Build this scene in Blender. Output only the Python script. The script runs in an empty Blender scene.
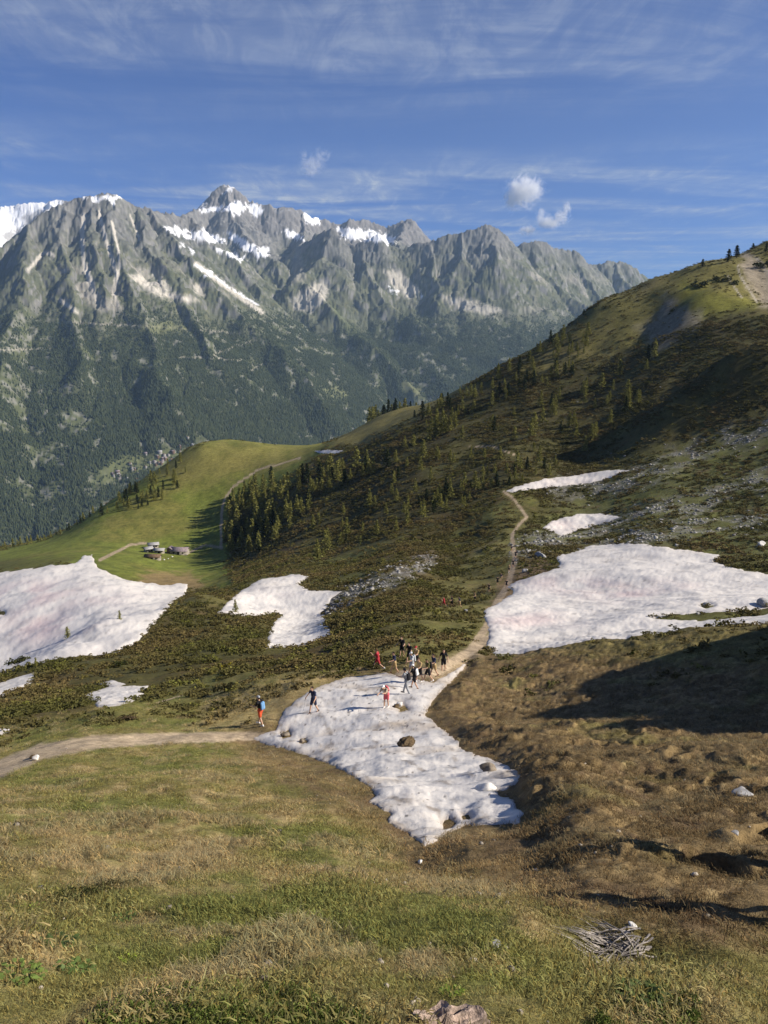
import bpy, bmesh, math, random
import numpy as np
from mathutils import Vector, Matrix, Quaternion

random.seed(7)
RNG = np.random.default_rng(7)
R = math.radians
SC = bpy.context.scene
COL = SC.collection

# ------------------------------------------------------------------ camera
W, H, F = 768, 1024, 768.0
PITCH = R(13.3)
cam_d = bpy.data.cameras.new('camera')
cam = bpy.data.objects.new('camera', cam_d)
COL.objects.link(cam)
cam_d.sensor_fit = 'VERTICAL'
cam_d.sensor_height = 32.0
cam_d.lens = 32.0 * F / H
cam_d.clip_start = 0.1
cam_d.clip_end = 60000.0
cam.rotation_euler = (math.pi / 2 - PITCH, 0, 0)
cam.location = (0, 0, 0)
SC.camera = cam

# ------------------------------------------------------------------ sun, sky, exposure
SUN_AZ, SUN_EL = R(97), R(33)          # azimuth from +Y (view direction) towards +X
sun_d = bpy.data.lights.new('sun', 'SUN')
sun_d.energy = 5.0
sun_d.angle = R(0.53)
sun_d.color = (1.0, 0.93, 0.82)
sun = bpy.data.objects.new('sun', sun_d)
COL.objects.link(sun)
SUN_DIR = Vector((math.sin(SUN_AZ) * math.cos(SUN_EL), math.cos(SUN_AZ) * math.cos(SUN_EL), math.sin(SUN_EL)))
sun.rotation_euler = SUN_DIR.to_track_quat('Z', 'Y').to_euler()
sun.location = SUN_DIR * 300

world = bpy.data.worlds.new('World')
SC.world = world
world.use_nodes = True
SC.view_settings.view_transform = 'Standard'
SC.view_settings.look = 'None'
SC.view_settings.gamma = 1.0
SC.view_settings.exposure = 0.62
SC.view_settings.use_curve_mapping = False
SC.render.engine = 'CYCLES'
SC.cycles.use_denoising = True
SC.cycles.denoiser = 'OPENIMAGEDENOISE'
SC.cycles.denoising_input_passes = 'RGB_ALBEDO_NORMAL'
SC.cycles.use_adaptive_sampling = True
SC.cycles.adaptive_threshold = 0.012
SC.cycles.max_bounces = 5
SC.cycles.diffuse_bounces = 2
SC.cycles.glossy_bounces = 1
SC.cycles.transmission_bounces = 1
SC.cycles.volume_bounces = 4
SC.cycles.caustics_reflective = False
SC.cycles.caustics_refractive = False


class NT:
    """small helper for node graphs"""
    def __init__(self, tree):
        self.t = tree
        self.t.nodes.clear()

    def n(self, kind, **kw):
        nd = self.t.nodes.new(kind)
        for k, v in kw.items():
            if k.startswith('i_'):
                nd.inputs[k[2:].replace('_', ' ')].default_value = v
            else:
                setattr(nd, k, v)
        return nd

    def l(self, a, ao, b, bi):
        self.t.links.new(a.outputs[ao], b.inputs[bi])

    def math(self, op, a, b=None, clamp=False):
        nd = self.t.nodes.new('ShaderNodeMath')
        nd.operation = op
        nd.use_clamp = clamp
        for i, v in enumerate((a, b)):
            if v is None:
                continue
            if isinstance(v, (int, float)):
                nd.inputs[i].default_value = v
            else:
                self.t.links.new(v, nd.inputs[i])
        return nd.outputs[0]

    def ramp(self, v, a, b, lo=0.0, hi=1.0, smooth=True):
        nd = self.t.nodes.new('ShaderNodeMapRange')
        nd.interpolation_type = 'SMOOTHSTEP' if smooth else 'LINEAR'
        self.t.links.new(v, nd.inputs['Value'])
        nd.inputs['From Min'].default_value = a
        nd.inputs['From Max'].default_value = b
        nd.inputs['To Min'].default_value = lo
        nd.inputs['To Max'].default_value = hi
        return nd.outputs['Result']

    def mix(self, fac, a, b, blend='MIX'):
        nd = self.t.nodes.new('ShaderNodeMix')
        nd.data_type = 'RGBA'
        nd.blend_type = blend
        for idx, v in ((0, fac), (6, a), (7, b)):
            if isinstance(v, (int, float)):
                nd.inputs[idx].default_value = v
            elif isinstance(v, tuple):
                nd.inputs[idx].default_value = v if len(v) == 4 else (*v, 1)
            else:
                self.t.links.new(v, nd.inputs[idx])
        return nd.outputs[2]

    def noise(self, vec, scale, detail=4, rough=0.55, dist=0.0, out=0):
        nd = self.t.nodes.new('ShaderNodeTexNoise')
        if vec is not None:
            self.t.links.new(vec, nd.inputs['Vector'])
        nd.inputs['Scale'].default_value = scale
        nd.inputs['Detail'].default_value = detail
        nd.inputs['Roughness'].default_value = rough
        nd.inputs['Distortion'].default_value = dist
        return nd.outputs[out]

    def mapping(self, vec, scale=(1, 1, 1), rot=(0, 0, 0), loc=(0, 0, 0)):
        nd = self.t.nodes.new('ShaderNodeMapping')
        self.t.links.new(vec, nd.inputs['Vector'])
        nd.inputs['Scale'].default_value = scale
        nd.inputs['Rotation'].default_value = rot
        nd.inputs['Location'].default_value = loc
        return nd.outputs[0]


def build_world():
    t = NT(world.node_tree)
    sky = t.n('ShaderNodeTexSky', sky_type='NISHITA', sun_disc=False, sun_elevation=SUN_EL, sun_rotation=SUN_AZ,
              altitude=2100.0, air_density=1.0, dust_density=0.05, ozone_density=4.5)
    bg = t.n('ShaderNodeBackground')
    bg.inputs['Strength'].default_value = 0.046
    out = t.n('ShaderNodeOutputWorld')
    tc = t.n('ShaderNodeTexCoord')
    sep = t.n('ShaderNodeSeparateXYZ')
    t.l(tc, 'Generated', sep, 0)
    X, Y, Z = sep.outputs
    zc = t.math('MAXIMUM', Z, 0.02)
    # high cirrus: a layer far overhead, seen where each direction meets it
    comb = t.n('ShaderNodeCombineXYZ')
    t.t.links.new(t.math('DIVIDE', X, zc), comb.inputs[0])
    t.t.links.new(t.math('DIVIDE', Y, zc), comb.inputs[1])
    v = comb.outputs[0]
    va = t.mapping(v, (0.32, 0.75, 1), (0, 0, R(7)), (3.1, 1.7, 0))
    n1 = t.noise(va, 1.3, 9, 0.64, 1.0)
    n2 = t.noise(t.mapping(v, (0.30, 0.75, 1), (0, 0, R(16)), (7.3, 0.2, 0)), 1.0, 4, 0.5, 0.5)
    n3 = t.noise(t.mapping(v, (2.6, 0.9, 1), (0, 0, R(38)), (1.0, 5.0, 0)), 1.5, 8, 0.68, 1.2)
    # upper veil about 13-24 degrees up, clear gap, lower streaks 5-11 degrees
    band1 = t.math('MULTIPLY', t.ramp(Z, 0.235, 0.30), t.ramp(Z, 0.50, 0.36))
    band2 = t.math('MULTIPLY', t.ramp(Z, 0.03, 0.14), t.ramp(Z, 0.225, 0.165))
    bands = t.math('ADD', t.math('MULTIPLY', band1, 0.62), t.math('ADD', t.math('MULTIPLY', band2, 1.1), 0.14))
    c = t.math('MULTIPLY', t.ramp(n1, 0.36, 0.70), t.ramp(n2, 0.28, 0.58))
    fine = t.ramp(n3, 0.36, 0.70, 0.35, 1.0)
    cov = t.math('MULTIPLY', t.math('MULTIPLY', c, fine), bands, True)
    wisps = t.math('MULTIPLY', t.math('MULTIPLY', t.ramp(n3, 0.54, 0.76), band2), 0.30)
    cov = t.math('ADD', cov, wisps, True)
    blue = t.mix(1.0, sky.outputs[0], (0.60, 0.81, 1.32), 'MULTIPLY')
    col = t.mix(cov, blue, (6.3, 7.0, 8.4))
    t.t.links.new(col, bg.inputs['Color'])
    t.l(bg, 0, out, 0)


build_world()


# ------------------------------------------------------------------ tagging helpers
def tag(o, label=None, cat=None, group=None, kind=None):
    if label: o['label'] = label
    if cat: o['category'] = cat
    if group: o['group'] = group
    if kind: o['kind'] = kind
    return o


def empty(name, loc, rz=0.0):
    o = bpy.data.objects.new(name, None)
    COL.objects.link(o)
    o.location = loc
    o.rotation_euler = (0, 0, rz)
    o.empty_display_size = 0.3
    return o


def mesh_np(name, verts, faces, mat=None, parent=None, cols=None, smooth=False, extra=None):
    """faces: list of (n, k) int arrays"""
    me = bpy.data.meshes.new(name)
    verts = np.asarray(verts, dtype=np.float32)
    if not isinstance(faces, list):
        faces = [faces]
    faces = [np.asarray(f, dtype=np.int32) for f in faces if len(f)]
    me.vertices.add(len(verts))
    me.vertices.foreach_set('co', verts.ravel())
    loops = np.concatenate([f.ravel() for f in faces])
    tot = np.concatenate([np.full(len(f), f.shape[1], dtype=np.int32) for f in faces])
    start = np.concatenate([[0], np.cumsum(tot)[:-1]]).astype(np.int32)
    me.loops.add(len(loops))
    me.loops.foreach_set('vertex_index', loops)
    me.polygons.add(len(tot))
    me.polygons.foreach_set('loop_start', start)
    me.polygons.foreach_set('loop_total', tot)
    if smooth:
        me.polygons.foreach_set('use_smooth', np.ones(len(tot), dtype=bool))
    me.update(calc_edges=True)
    if cols is not None:
        a = me.color_attributes.new('Col', 'FLOAT_COLOR', 'POINT')
        c = np.ones((len(verts), 4), dtype=np.float32)
        c[:, :3] = cols
        a.data.foreach_set('color', c.ravel())
    if extra:
        for k, vv in extra.items():
            a = me.attributes.new(k, 'FLOAT', 'POINT')
            a.data.foreach_set('value', np.asarray(vv, dtype=np.float32))
    if mat is not None:
        me.materials.append(mat)
    o = bpy.data.objects.new(name, me)
    COL.objects.link(o)
    if parent is not None:
        o.parent = parent
    return o


# ------------------------------------------------------------------ numpy noise
def _hash(ix, iy, seed):
    h = (ix.astype(np.int64) * 374761393 + iy.astype(np.int64) * 668265263 + seed * 1274126177) & 0xFFFFFFFF
    h = ((h ^ (h >> 13)) * 1274126177) & 0xFFFFFFFF
    return (h ^ (h >> 16)) & 0xFFFFFFFF


def noise2(x, y, seed=0):
    """gradient noise, about -1..1"""
    x = np.asarray(x, dtype=np.float64)
    y = np.asarray(y, dtype=np.float64)
    x0 = np.floor(x); y0 = np.floor(y)
    fx = (x - x0).astype(np.float32); fy = (y - y0).astype(np.float32)
    ix = x0.astype(np.int64); iy = y0.astype(np.int64)

    def g(dx, dy):
        a = _hash(ix + dx, iy + dy, seed).astype(np.float32) * np.float32(2 * math.pi / 4294967296.0)
        return np.cos(a) * (fx - dx) + np.sin(a) * (fy - dy)
    u = fx * fx * fx * (fx * (fx * 6 - 15) + 10)
    v = fy * fy * fy * (fy * (fy * 6 - 15) + 10)
    a = g(0, 0); b = g(1, 0); c = g(0, 1); d = g(1, 1)
    return ((a + (b - a) * u) * (1 - v) + (c + (d - c) * u) * v) * 1.5


def fbm(x, y, wl, octs=4, seed=0, gain=0.5, lac=2.03):
    s = 0.0; a = 1.0; f = 1.0 / wl; t = 0.0
    for i in range(octs):
        s = s + a * noise2(x * f + 17.3 * i, y * f - 9.1 * i, seed + i * 13)
        t += a; a *= gain; f *= lac
    return s / t * 1.35


def sstep(a, b, x):
    t = np.clip((x - a) / (b - a), 0, 1)
    return t * t * (3 - 2 * t)


# ------------------------------------------------------------------ projection (used once, to lay the land out)
CP, SP = math.cos(PITCH), math.sin(PITCH)


def ray(px, py):
    xc = (np.asarray(px, float) - W / 2) / F
    yc = (H / 2 - np.asarray(py, float)) / F
    return xc, CP + yc * SP, -SP + yc * CP          # direction, not normalised


def pt(px, py, d):
    x, y, z = ray(px, py)
    k = d / y
    return x * k, y * k, z * k


def project(x, y, z):
    depth = y * CP - z * SP
    up = y * SP + z * CP
    ok = depth > 0.05
    dd = np.where(ok, depth, 1.0)
    return np.where(ok, W / 2 + F * x / dd, -9999.0), np.where(ok, H / 2 - F * up / dd, 9999.0)


def poly_sd(px, py, poly):
    """signed distance (positive inside) in the units of px"""
    poly = np.asarray(poly, dtype=np.float32)
    px = np.asarray(px, dtype=np.float32); py = np.asarray(py, dtype=np.float32)
    best = np.full(px.shape, 1e18, dtype=np.float32)
    inside = np.zeros(px.shape, dtype=bool)
    n = len(poly)
    for i in range(n):
        ax, ay = poly[i]; bx, by = poly[(i + 1) % n]
        ex, ey = bx - ax, by - ay
        wx, wy = px - ax, py - ay
        t = np.clip((wx * ex + wy * ey) / (ex * ex + ey * ey + 1e-9), 0, 1)
        d = (wx - ex * t) ** 2 + (wy - ey * t) ** 2
        best = np.minimum(best, d)
        c = ((ay <= py) & (by > py)) | ((by <= py) & (ay > py))
        inside ^= c & (wx < ex * wy / (ey if abs(ey) > 1e-9 else 1e-9))
    return np.where(inside, 1, -1) * np.sqrt(best)


def line_d(px, py, line):
    """distance to a polyline and the parameter 0..1 along it"""
    line = np.asarray(line, dtype=np.float32)
    best = np.full(px.shape, 1e18, dtype=np.float32); par = np.zeros(px.shape, dtype=np.float32)
    n = len(line) - 1
    for i in range(n):
        ax, ay = line[i]; bx, by = line[i + 1]
        ex, ey = bx - ax, by - ay
        wx, wy = px - ax, py - ay
        t = np.clip((wx * ex + wy * ey) / (ex * ex + ey * ey + 1e-9), 0, 1)
        d = (wx - ex * t) ** 2 + (wy - ey * t) ** 2
        m = d < best
        best = np.where(m, d, best); par = np.where(m, (i + t) / n, par)
    return np.sqrt(best), par


# ------------------------------------------------------------------ near land: measured points, interpolated
COLUMNS = {
    -260: [(1024, 3.0), (840, 14), (765, 30), (735, 42), (700, 80), (715, 130), (665, 230), (625, 330), (600, 470)],
    -130: [(1024, 3.0), (840, 14), (768, 31), (735, 42), (690, 80), (704, 130), (665, 205), (620, 300), (572, 470)],
    0: [(1024, 3.0), (940, 6.2), (840, 14), (800, 20), (766, 31), (738, 40), (705, 62), (674, 92), (692, 130), (672, 180), (620, 235), (575, 320), (551, 470)],
    60: [(1024, 3.1), (900, 8), (840, 14), (790, 22), (750, 32), (724, 42), (690, 70), (650, 102), (665, 140), (645, 185), (605, 240), (565, 320), (536, 480)],
    100: [(1024, 3.1), (900, 8), (840, 14), (780, 24), (742, 34), (715, 42), (692, 62), (650, 98), (629, 115), (645, 150), (627, 190), (600, 240), (560, 330), (545, 400), (512, 490)],
    140: [(780, 24), (738, 35), (705, 46), (660, 88), (616, 128), (632, 160), (612, 205), (585, 285), (560, 345), (540, 420), (484, 525)],
    200: [(1024, 3.2), (940, 6.3), (840, 15), (780, 24), (735, 36), (700, 52), (660, 82), (620, 118), (598, 142), (606, 185), (588, 275), (572, 330), (540, 420), (500, 480), (447, 560)],
    250: [(735, 35), (705, 43), (680, 55), (650, 84), (620, 118), (600, 152), (585, 180), (570, 255), (545, 365), (510, 435), (470, 510), (443, 565)],
    300: [(1024, 3.2), (940, 6.5), (840, 16), (780, 24), (735, 34), (700, 40.5), (676, 52), (650, 84), (630, 120), (605, 150), (580, 182), (560, 235), (520, 345), (490, 405), (462, 490), (446, 565)],
    350: [(780, 23), (730, 33), (690, 43), (668, 53), (640, 80), (610, 120), (585, 165), (555, 225), (510, 315), (470, 395), (447, 460), (432, 560)],
    400: [(1024, 3.2), (940, 6.5), (840, 16), (780, 22.5), (720, 33), (690, 42), (660, 53), (630, 78), (600, 115), (570, 165), (540, 220), (500, 285), (460, 355), (430, 425), (410, 560)],
    460: [(840, 15.5), (780, 22), (720, 33), (685, 44), (655, 58), (636, 72), (605, 120), (575, 162), (540, 212), (500, 262), (450, 335), (420, 395), (389, 500)],
    500: [(1024, 3.2), (940, 6.5), (840, 14.6), (780, 21), (720, 32), (680, 47), (652, 62), (636, 76), (600, 112), (575, 148), (545, 185), (510, 230), (480, 272), (440, 335), (400, 400), (366, 500)],
    550: [(840, 14.2), (780, 20), (720, 30), (680, 44), (646, 61), (640, 72), (600, 108), (555, 165), (515, 218), (480, 268), (440, 325), (400, 380), (337, 500)],
    600: [(1024, 3.3), (940, 6.8), (840, 14), (780, 19.5), (720, 28.5), (680, 41), (640, 60), (640, 68), (632, 75), (600, 105), (548, 168), (520, 210), (480, 262), (440, 315), (400, 365), (340, 440), (301, 500)],
    650: [(840, 13.6), (780, 19), (720, 27.5), (680, 39), (635, 58), (636, 66), (628, 75), (595, 103), (550, 150), (505, 208), (460, 262), (420, 310), (370, 370), (320, 440), (279, 510)],
    700: [(1024, 3.4), (940, 7), (840, 13.4), (780, 18.5), (720, 26.5), (680, 36), (628, 57), (630, 66), (620, 76), (600, 94), (560, 133), (520, 178), (470, 235), (430, 280), (385, 325), (335, 380), (298, 430), (262, 515)],
    768: [(1024, 3.5), (940, 7.2), (840, 13), (780, 18), (720, 25.5), (680, 33), (621, 56), (624, 66), (615, 76), (600, 90), (560, 125), (520, 165), (470, 220), (430, 260), (385, 300), (345, 340), (314, 375), (296, 430), (238, 520)],
    900: [(1024, 3.7), (840, 12.8), (720, 25), (660, 35), (606, 54), (608, 68), (590, 85), (545, 125), (500, 170), (430, 235), (360, 320), (300, 380), (180, 520)],
    1060: [(1024, 4.0), (840, 13), (720, 24), (640, 36), (585, 54), (560, 90), (480, 170), (330, 330), (120, 520)],
}
def nearer(py, d):
    if py < 778 or d > 30:
        return d
    ks = [778, 790, 800, 840, 900, 940, 1024]
    return d * np.interp(py, ks, [17.8, 15.3, 13.5, 9.0, 5.7, 4.6, 3.15]) / np.interp(py, ks, [22.8, 21.5, 20, 15, 8.2, 6.5, 3.2])


for cx in COLUMNS:
    COLUMNS[cx] = [(py, nearer(py, d)) for py, d in COLUMNS[cx]]
P = []
for cx, lst in COLUMNS.items():
    for py, d in lst:
        P.append(pt(cx, py, d))
    cy, cd = lst[-1]
    x, y, z = pt(cx, cy, cd)                  # behind each crest the land falls away into the valley
    for k, dz in ((1.13, 14), (1.4, 75), (2.0, 260), (3.2, 700), (5.2, 1150)):
        P.append((x * k, y * k, z - dz if z < 0 else z - dz))
for a in range(-180, 181, 15):                # round the photographer's feet, and the slope behind
    ar = R(a)
    sx, sy = math.sin(ar), math.cos(ar)
    P.append((sx * 0.9, sy * 0.9, -1.66 - 0.42 * sy))
    if abs(a) > 62:
        for r_ in (3.5, 9, 22, 60, 150, 500, 2600):
            side = math.sin(ar)
            zz = -1.7 - 0.52 * sy * r_ * (1 if r_ < 100 else 0.5) + 0.06 * side * r_
            if a < 0 and r_ > 100:
                zz -= 0.25 * r_ * abs(side)
            P.append((sx * r_, sy * r_, zz))
P = np.array(P)
AK = 3.0
def _uv(x, y):
    r = np.hypot(x, y)
    return np.arctan2(x, y) * AK, np.log(r), r
_u, _v, _r = _uv(P[:, 0], P[:, 1])
_s = P[:, 2] / _r


def _ker(d2):
    return 0.5 * d2 * np.log(d2 + 1e-12)


_D = (_u[:, None] - _u[None]) ** 2 + (_v[:, None] - _v[None]) ** 2
_n = len(_u)
_A = np.zeros((_n + 3, _n + 3))
_A[:_n, :_n] = _ker(_D) + np.eye(_n) * 0.0006
_A[:_n, _n] = 1; _A[:_n, _n + 1] = _u; _A[:_n, _n + 2] = _v
_A[_n:, :_n] = _A[:_n, _n:].T
_wts = np.linalg.solve(_A, np.concatenate([_s, [0, 0, 0]]))

PHI = np.concatenate([np.arange(-180, -36, 2.0), np.arange(-36, 36.01, 0.09), np.arange(38, 181, 2.0)])
PHI = np.unique(np.round(np.concatenate([PHI, [180.0]]), 4))
PHI = np.radians(PHI)
NR = 1150
LR = np.linspace(math.log(0.6), math.log(2600.0), NR)


def base_grid():
    # the smooth surface is evaluated on a coarse lattice in (angle, log distance) and refined bilinearly-cubic
    cu = np.unique(np.concatenate([np.arange(-180, 181, 3.0), np.arange(-36, 36.1, 0.75)]))
    cu = np.radians(cu)
    cv = np.linspace(LR[0], LR[-1], 300)
    U, V = np.meshgrid(cu * AK, cv, indexing='ij')
    S = np.zeros(U.shape)
    for i in range(_n):
        S += _wts[i] * _ker((U - _u[i]) ** 2 + (V - _v[i]) ** 2)
    S += _wts[_n] + _wts[_n + 1] * U + _wts[_n + 2] * V
    # separable cubic interpolation (Catmull-Rom on v, linear on u is enough after 0.75 degrees)
    def interp_axis0(xs, x, A):
        i = np.clip(np.searchsorted(xs, x) - 1, 0, len(xs) - 2)
        t = ((x - xs[i]) / (xs[i + 1] - xs[i]))[:, None]
        i0 = np.clip(i - 1, 0, len(xs) - 1); i3 = np.clip(i + 2, 0, len(xs) - 1)
        h = (xs[i + 1] - xs[i])[:, None]
        m1 = (A[i + 1] - A[i0]) / (xs[i + 1] - xs[i0])[:, None] * h
        m2 = (A[i3] - A[i]) / (xs[i3] - xs[i])[:, None] * h
        t2, t3 = t * t, t * t * t
        return (2 * t3 - 3 * t2 + 1) * A[i] + (t3 - 2 * t2 + t) * m1 + (-2 * t3 + 3 * t2) * A[i + 1] + (t3 - t2) * m2
    S = interp_axis0(cu, PHI, S)
    S = interp_axis0(cv, LR, S.T).T
    return S


GS = base_grid()
GRr = np.exp(LR)
GR = np.broadcast_to(GRr[None, :], GS.shape)
GX = np.sin(PHI)[:, None] * GR
GY = np.cos(PHI)[:, None] * GR
GZ = GS * GR

# relief added to the smooth surface
BX, BY = project(GX, GY, GZ)
DET = np.zeros_like(GZ)
m_ = GR[0] < 1300
gx, gy, gr = GX[:, m_], GY[:, m_], GR[:, m_]
bx, by = BX[:, m_], BY[:, m_]
det = np.zeros_like(gx)
for wl, amp, seed in ((90, 2.2, 1), (45, 1.5, 2), (22, 0.75, 3), (11, 0.42, 4), (5.5, 0.24, 5), (2.7, 0.15, 6), (1.3, 0.085, 7), (0.62, 0.045, 8), (0.3, 0.02, 9)):
    wgt = sstep(1.3, 3.5, wl / (0.0075 * gr)) * (1 - sstep(0.25, 0.7, wl / gr))
    cols_ = np.where(wgt.max(axis=0) > 0.001)[0]
    if len(cols_) == 0:
        continue
    a, b = cols_[0], cols_[-1] + 1
    nn = noise2(gx[:, a:b] / wl + seed * 7.7, gy[:, a:b] / wl - seed * 3.1, seed)
    det[:, a:b] += amp * wgt[:, a:b] * nn
meadow_sd = poly_sd(bx, by, [(-200, 575), (0, 548), (130, 488), (215, 440), (330, 446), (230, 530), (225, 590), (190, 585), (60, 565), (0, 575)])
det *= 1 - 0.8 * sstep(-6, 12, meadow_sd) * (gr > 250)
# ribs running down the big hillside to the right, which throw the long bands of shade
hill = sstep(0, 60, poly_sd(bx, by, [(260, 560), (340, 470), (470, 380), (640, 270), (760, 225), (1100, 100), (1100, 420), (760, 470), (560, 500), (420, 560)])) * sstep(190, 260, gr)
ux, uy = 0.82, -0.57      # direction down to the left and towards the viewer
along = gx * (-0.80) + gy * (-0.6)
across = gx * 0.6 - gy * 0.80
rib = fbm(across + 12 * noise2(gx / 60, gy / 60, 31), along * 0.22, 46, 3, 33)
det += hill * 4.2 * rib
# the sharpest of them, whose far side stays in shade
ra, rb_ = pt(860, 352, 300), pt(615, 452, 300)
dl_, pr_ = line_d(gx, gy, [(float(ra[0]), float(ra[1]) - 8), (float(rb_[0]), float(rb_[1]) - 4)])
det += 15.0 * np.exp(-(dl_ / 15.0) ** 2) * sstep(1.0, 0.55, pr_) * (1 + 0.35 * noise2(gx / 22, gy / 22, 35))
# a spur on the right of the picture, outside the frame: its shadow lies across the brown slope
def mound(px, py, d, rx, ry, h):
    x, y, z = pt(px, py, d)
    return h * np.exp(-(((gx - x) / rx) ** 2 + ((gy - y) / ry) ** 2))
det += mound(1125, 690, 36, 6.4, 12.0, 13.0) + mound(1105, 713, 29, 4.6, 6.3, 9.5) + mound(1100, 745, 23.5, 3.5, 4.0, 8.0)
# hummocky steps and eroded hollows on the brown slope
brown_sd = poly_sd(bx, by, [(432, 700), (470, 672), (512, 650), (560, 642), (768, 622), (980, 600), (980, 960), (640, 960), (540, 850), (527, 820), (520, 770)])
BROWN = sstep(-6, 10, brown_sd) * (gr < 75)
wxn = gx + 0.9 * noise2(gx / 1.3, gy / 1.3, 44) + 0.3 * noise2(gx / 0.4, gy / 0.4, 45)
wyn = gy + 0.9 * noise2(gx / 1.3 + 9, gy / 1.3, 46) + 0.3 * noise2(gx / 0.4, gy / 0.4 + 5, 47)
hol = noise2(wxn / 2.6 + 3, wyn / 1.3, 41) + 0.45 * noise2(wxn / 0.9, wyn / 0.6, 42)
det -= BROWN * 0.30 * sstep(0.45, 0.75, hol) * sstep(62, 40, gr) * np.clip(gr / 12, 0.3, 1) * sstep(-0.2, 0.25, noise2(gx / 7, gy / 7, 43))
det += BROWN * (0.30 * np.abs(noise2(wxn / 1.9, wyn / 1.3, 48)) + 0.10 * np.abs(noise2(wxn / 0.7, wyn / 0.5, 49)) + 0.05 * noise2(gx / 0.25, gy / 0.22, 50) * sstep(30, 15, gr)) * np.clip(gr / 16, 0.25, 1)
hx, hy, hz = pt(628, 944, 4.6)
det -= 0.34 * np.exp(-(((gx - hx) / 0.40) ** 2 + ((gy - hy) / 0.24) ** 2))
# the snow tongue lies in a runnel with an eroded bank on its right
S1 = [(250, 738), (275, 730), (283, 712), (300, 697), (320, 686), (345, 678), (385, 673), (410, 678), (432, 683), (447, 675), (467, 663),
      (460, 673), (443, 689), (433, 700), (425, 715), (435, 723), (441, 729), (459, 742), (460, 748), (475, 755), (490, 758), (506, 766),
      (521, 774), (516, 784), (498, 792), (500, 797), (514, 800), (516, 808), (524, 813), (519, 823), (464, 826), (448, 834), (425, 847),
      (412, 836), (386, 821), (391, 815), (370, 802), (376, 795), (370, 787), (352, 776), (330, 764), (290, 750), (268, 745)]
s1_sd = poly_sd(bx, by, S1)
near1 = sstep(5.5, 8.5, gr) * sstep(85, 65, gr)
mpp = gr / CP / F                                                  # metres per pixel, roughly
det -= near1 * 0.28 * sstep(-0.9, 0.1, s1_sd * mpp)
det += near1 * 0.14 * np.exp(-((s1_sd * mpp + 0.9) / 0.7) ** 2) * sstep(-10, 30, bx - 405)
DET[:, m_] = det
GZ = GZ + DET
BX, BY = project(GX, GY, GZ)


def zlook(x, y, arr=None):
    """height of the ground sheet (or another array on it) at x, y"""
    arr = GZ if arr is None else arr
    x = np.asarray(x, float); y = np.asarray(y, float)
    p = np.arctan2(x, y); l = np.log(np.maximum(np.hypot(x, y), 0.61))
    i = np.clip(np.searchsorted(PHI, p) - 1, 0, len(PHI) - 2)
    j = np.clip(((l - LR[0]) / (LR[1] - LR[0])).astype(int), 0, NR - 2)
    u = np.clip((p - PHI[i]) / (PHI[i + 1] - PHI[i]), 0, 1); v = np.clip((l - LR[j]) / (LR[1] - LR[0]), 0, 1)
    return (arr[i, j] * (1 - u) + arr[i + 1, j] * u) * (1 - v) + (arr[i, j + 1] * (1 - u) + arr[i + 1, j + 1] * u) * v


DS = np.exp(np.linspace(math.log(1.8), math.log(1000), 900))


def ground_at(px, py, dmin=0.0):
    """first point of the ground met by the sight line through each pixel; y = nan when it meets none"""
    px = np.atleast_1d(np.asarray(px, float)); py = np.atleast_1d(np.asarray(py, float))
    x, y, z = ray(px, py)
    out = np.full((len(px), 3), np.nan)
    done = np.zeros(len(px), bool)
    prev = None
    for d in DS:
        X = x / y * d; Y = np.full_like(X, d); Z = z / y * d
        g = zlook(X, Y)
        f = Z - g
        if prev is not None and d > dmin:
            hit = (~done) & (f <= 0)
            if hit.any():
                pf, pd = prev
                t = np.clip(pf / (pf - f + 1e-9), 0, 1)
                dd = pd + (d - pd) * t
                out[hit, 0] = (x / y * dd)[hit]; out[hit, 1] = dd[hit]
                done |= hit
        prev = (f, d)
        if done.all():
            break
    ok = ~np.isnan(out[:, 1])
    out[ok, 2] = zlook(out[ok, 0], out[ok, 1])
    return out


def one(px, py, dmin=0.0):
    return ground_at([px], [py], dmin)[0]


# ------------------------------------------------------------------ ground colours: what grows or lies where
STRAW = (0.30, 0.225, 0.105); GREEN = (0.128, 0.128, 0.036); OLIVE = (0.155, 0.135, 0.045); EARTH = (0.125, 0.084, 0.044)
DEADG = (0.155, 0.108, 0.05); HEATH = (0.082, 0.074, 0.024); HEATHB = (0.098, 0.068, 0.028); MEADOW = (0.150, 0.170, 0.032)
SCREE = (0.25, 0.235, 0.215); TRAIL = (0.37, 0.285, 0.19); RIDGE = (0.175, 0.155, 0.042); DARKV = (0.035, 0.04, 0.013)


def mixc(a, b, t):
    return a + (np.asarray(b, dtype=np.float32) - a) * t[..., None]


GC = np.zeros(GZ.shape + (3,), dtype=np.float32)
SHRUB = np.zeros(GZ.shape, dtype=np.float32)        # how much low shrub grows here
GRASSY = np.zeros(GZ.shape, dtype=np.float32)
r_ = GR
n_a = fbm(GX, GY, 3.2, 5, 51)
n_b = fbm(GX, GY, 0.7, 4, 52)
n_c = fbm(GX, GY, 16, 5, 53)
n_d = fbm(GX, GY, 60, 5, 54)
n_e = fbm(GX, GY, 0.22, 3, 55)
n_f = fbm(np.log(r_) * 34, PHI[:, None] * 60 + np.zeros_like(r_), 1.0, 4, 56)     # about the same size in view at any distance

near = sstep(62, 44, r_ + 6 * n_c)
# heath further off
GC[:] = HEATH
GC = mixc(GC, HEATHB, sstep(-0.1, 0.5, n_c + 0.5 * n_f))
GC = mixc(GC, GREEN, 0.75 * sstep(0.1, 0.5, n_d + 0.4 * n_f))
GC = mixc(GC, DARKV, 0.6 * sstep(0.15, 0.5, n_f))
SHRUB[:] = 1 - 0.6 * sstep(0.1, 0.5, n_d)
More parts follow.
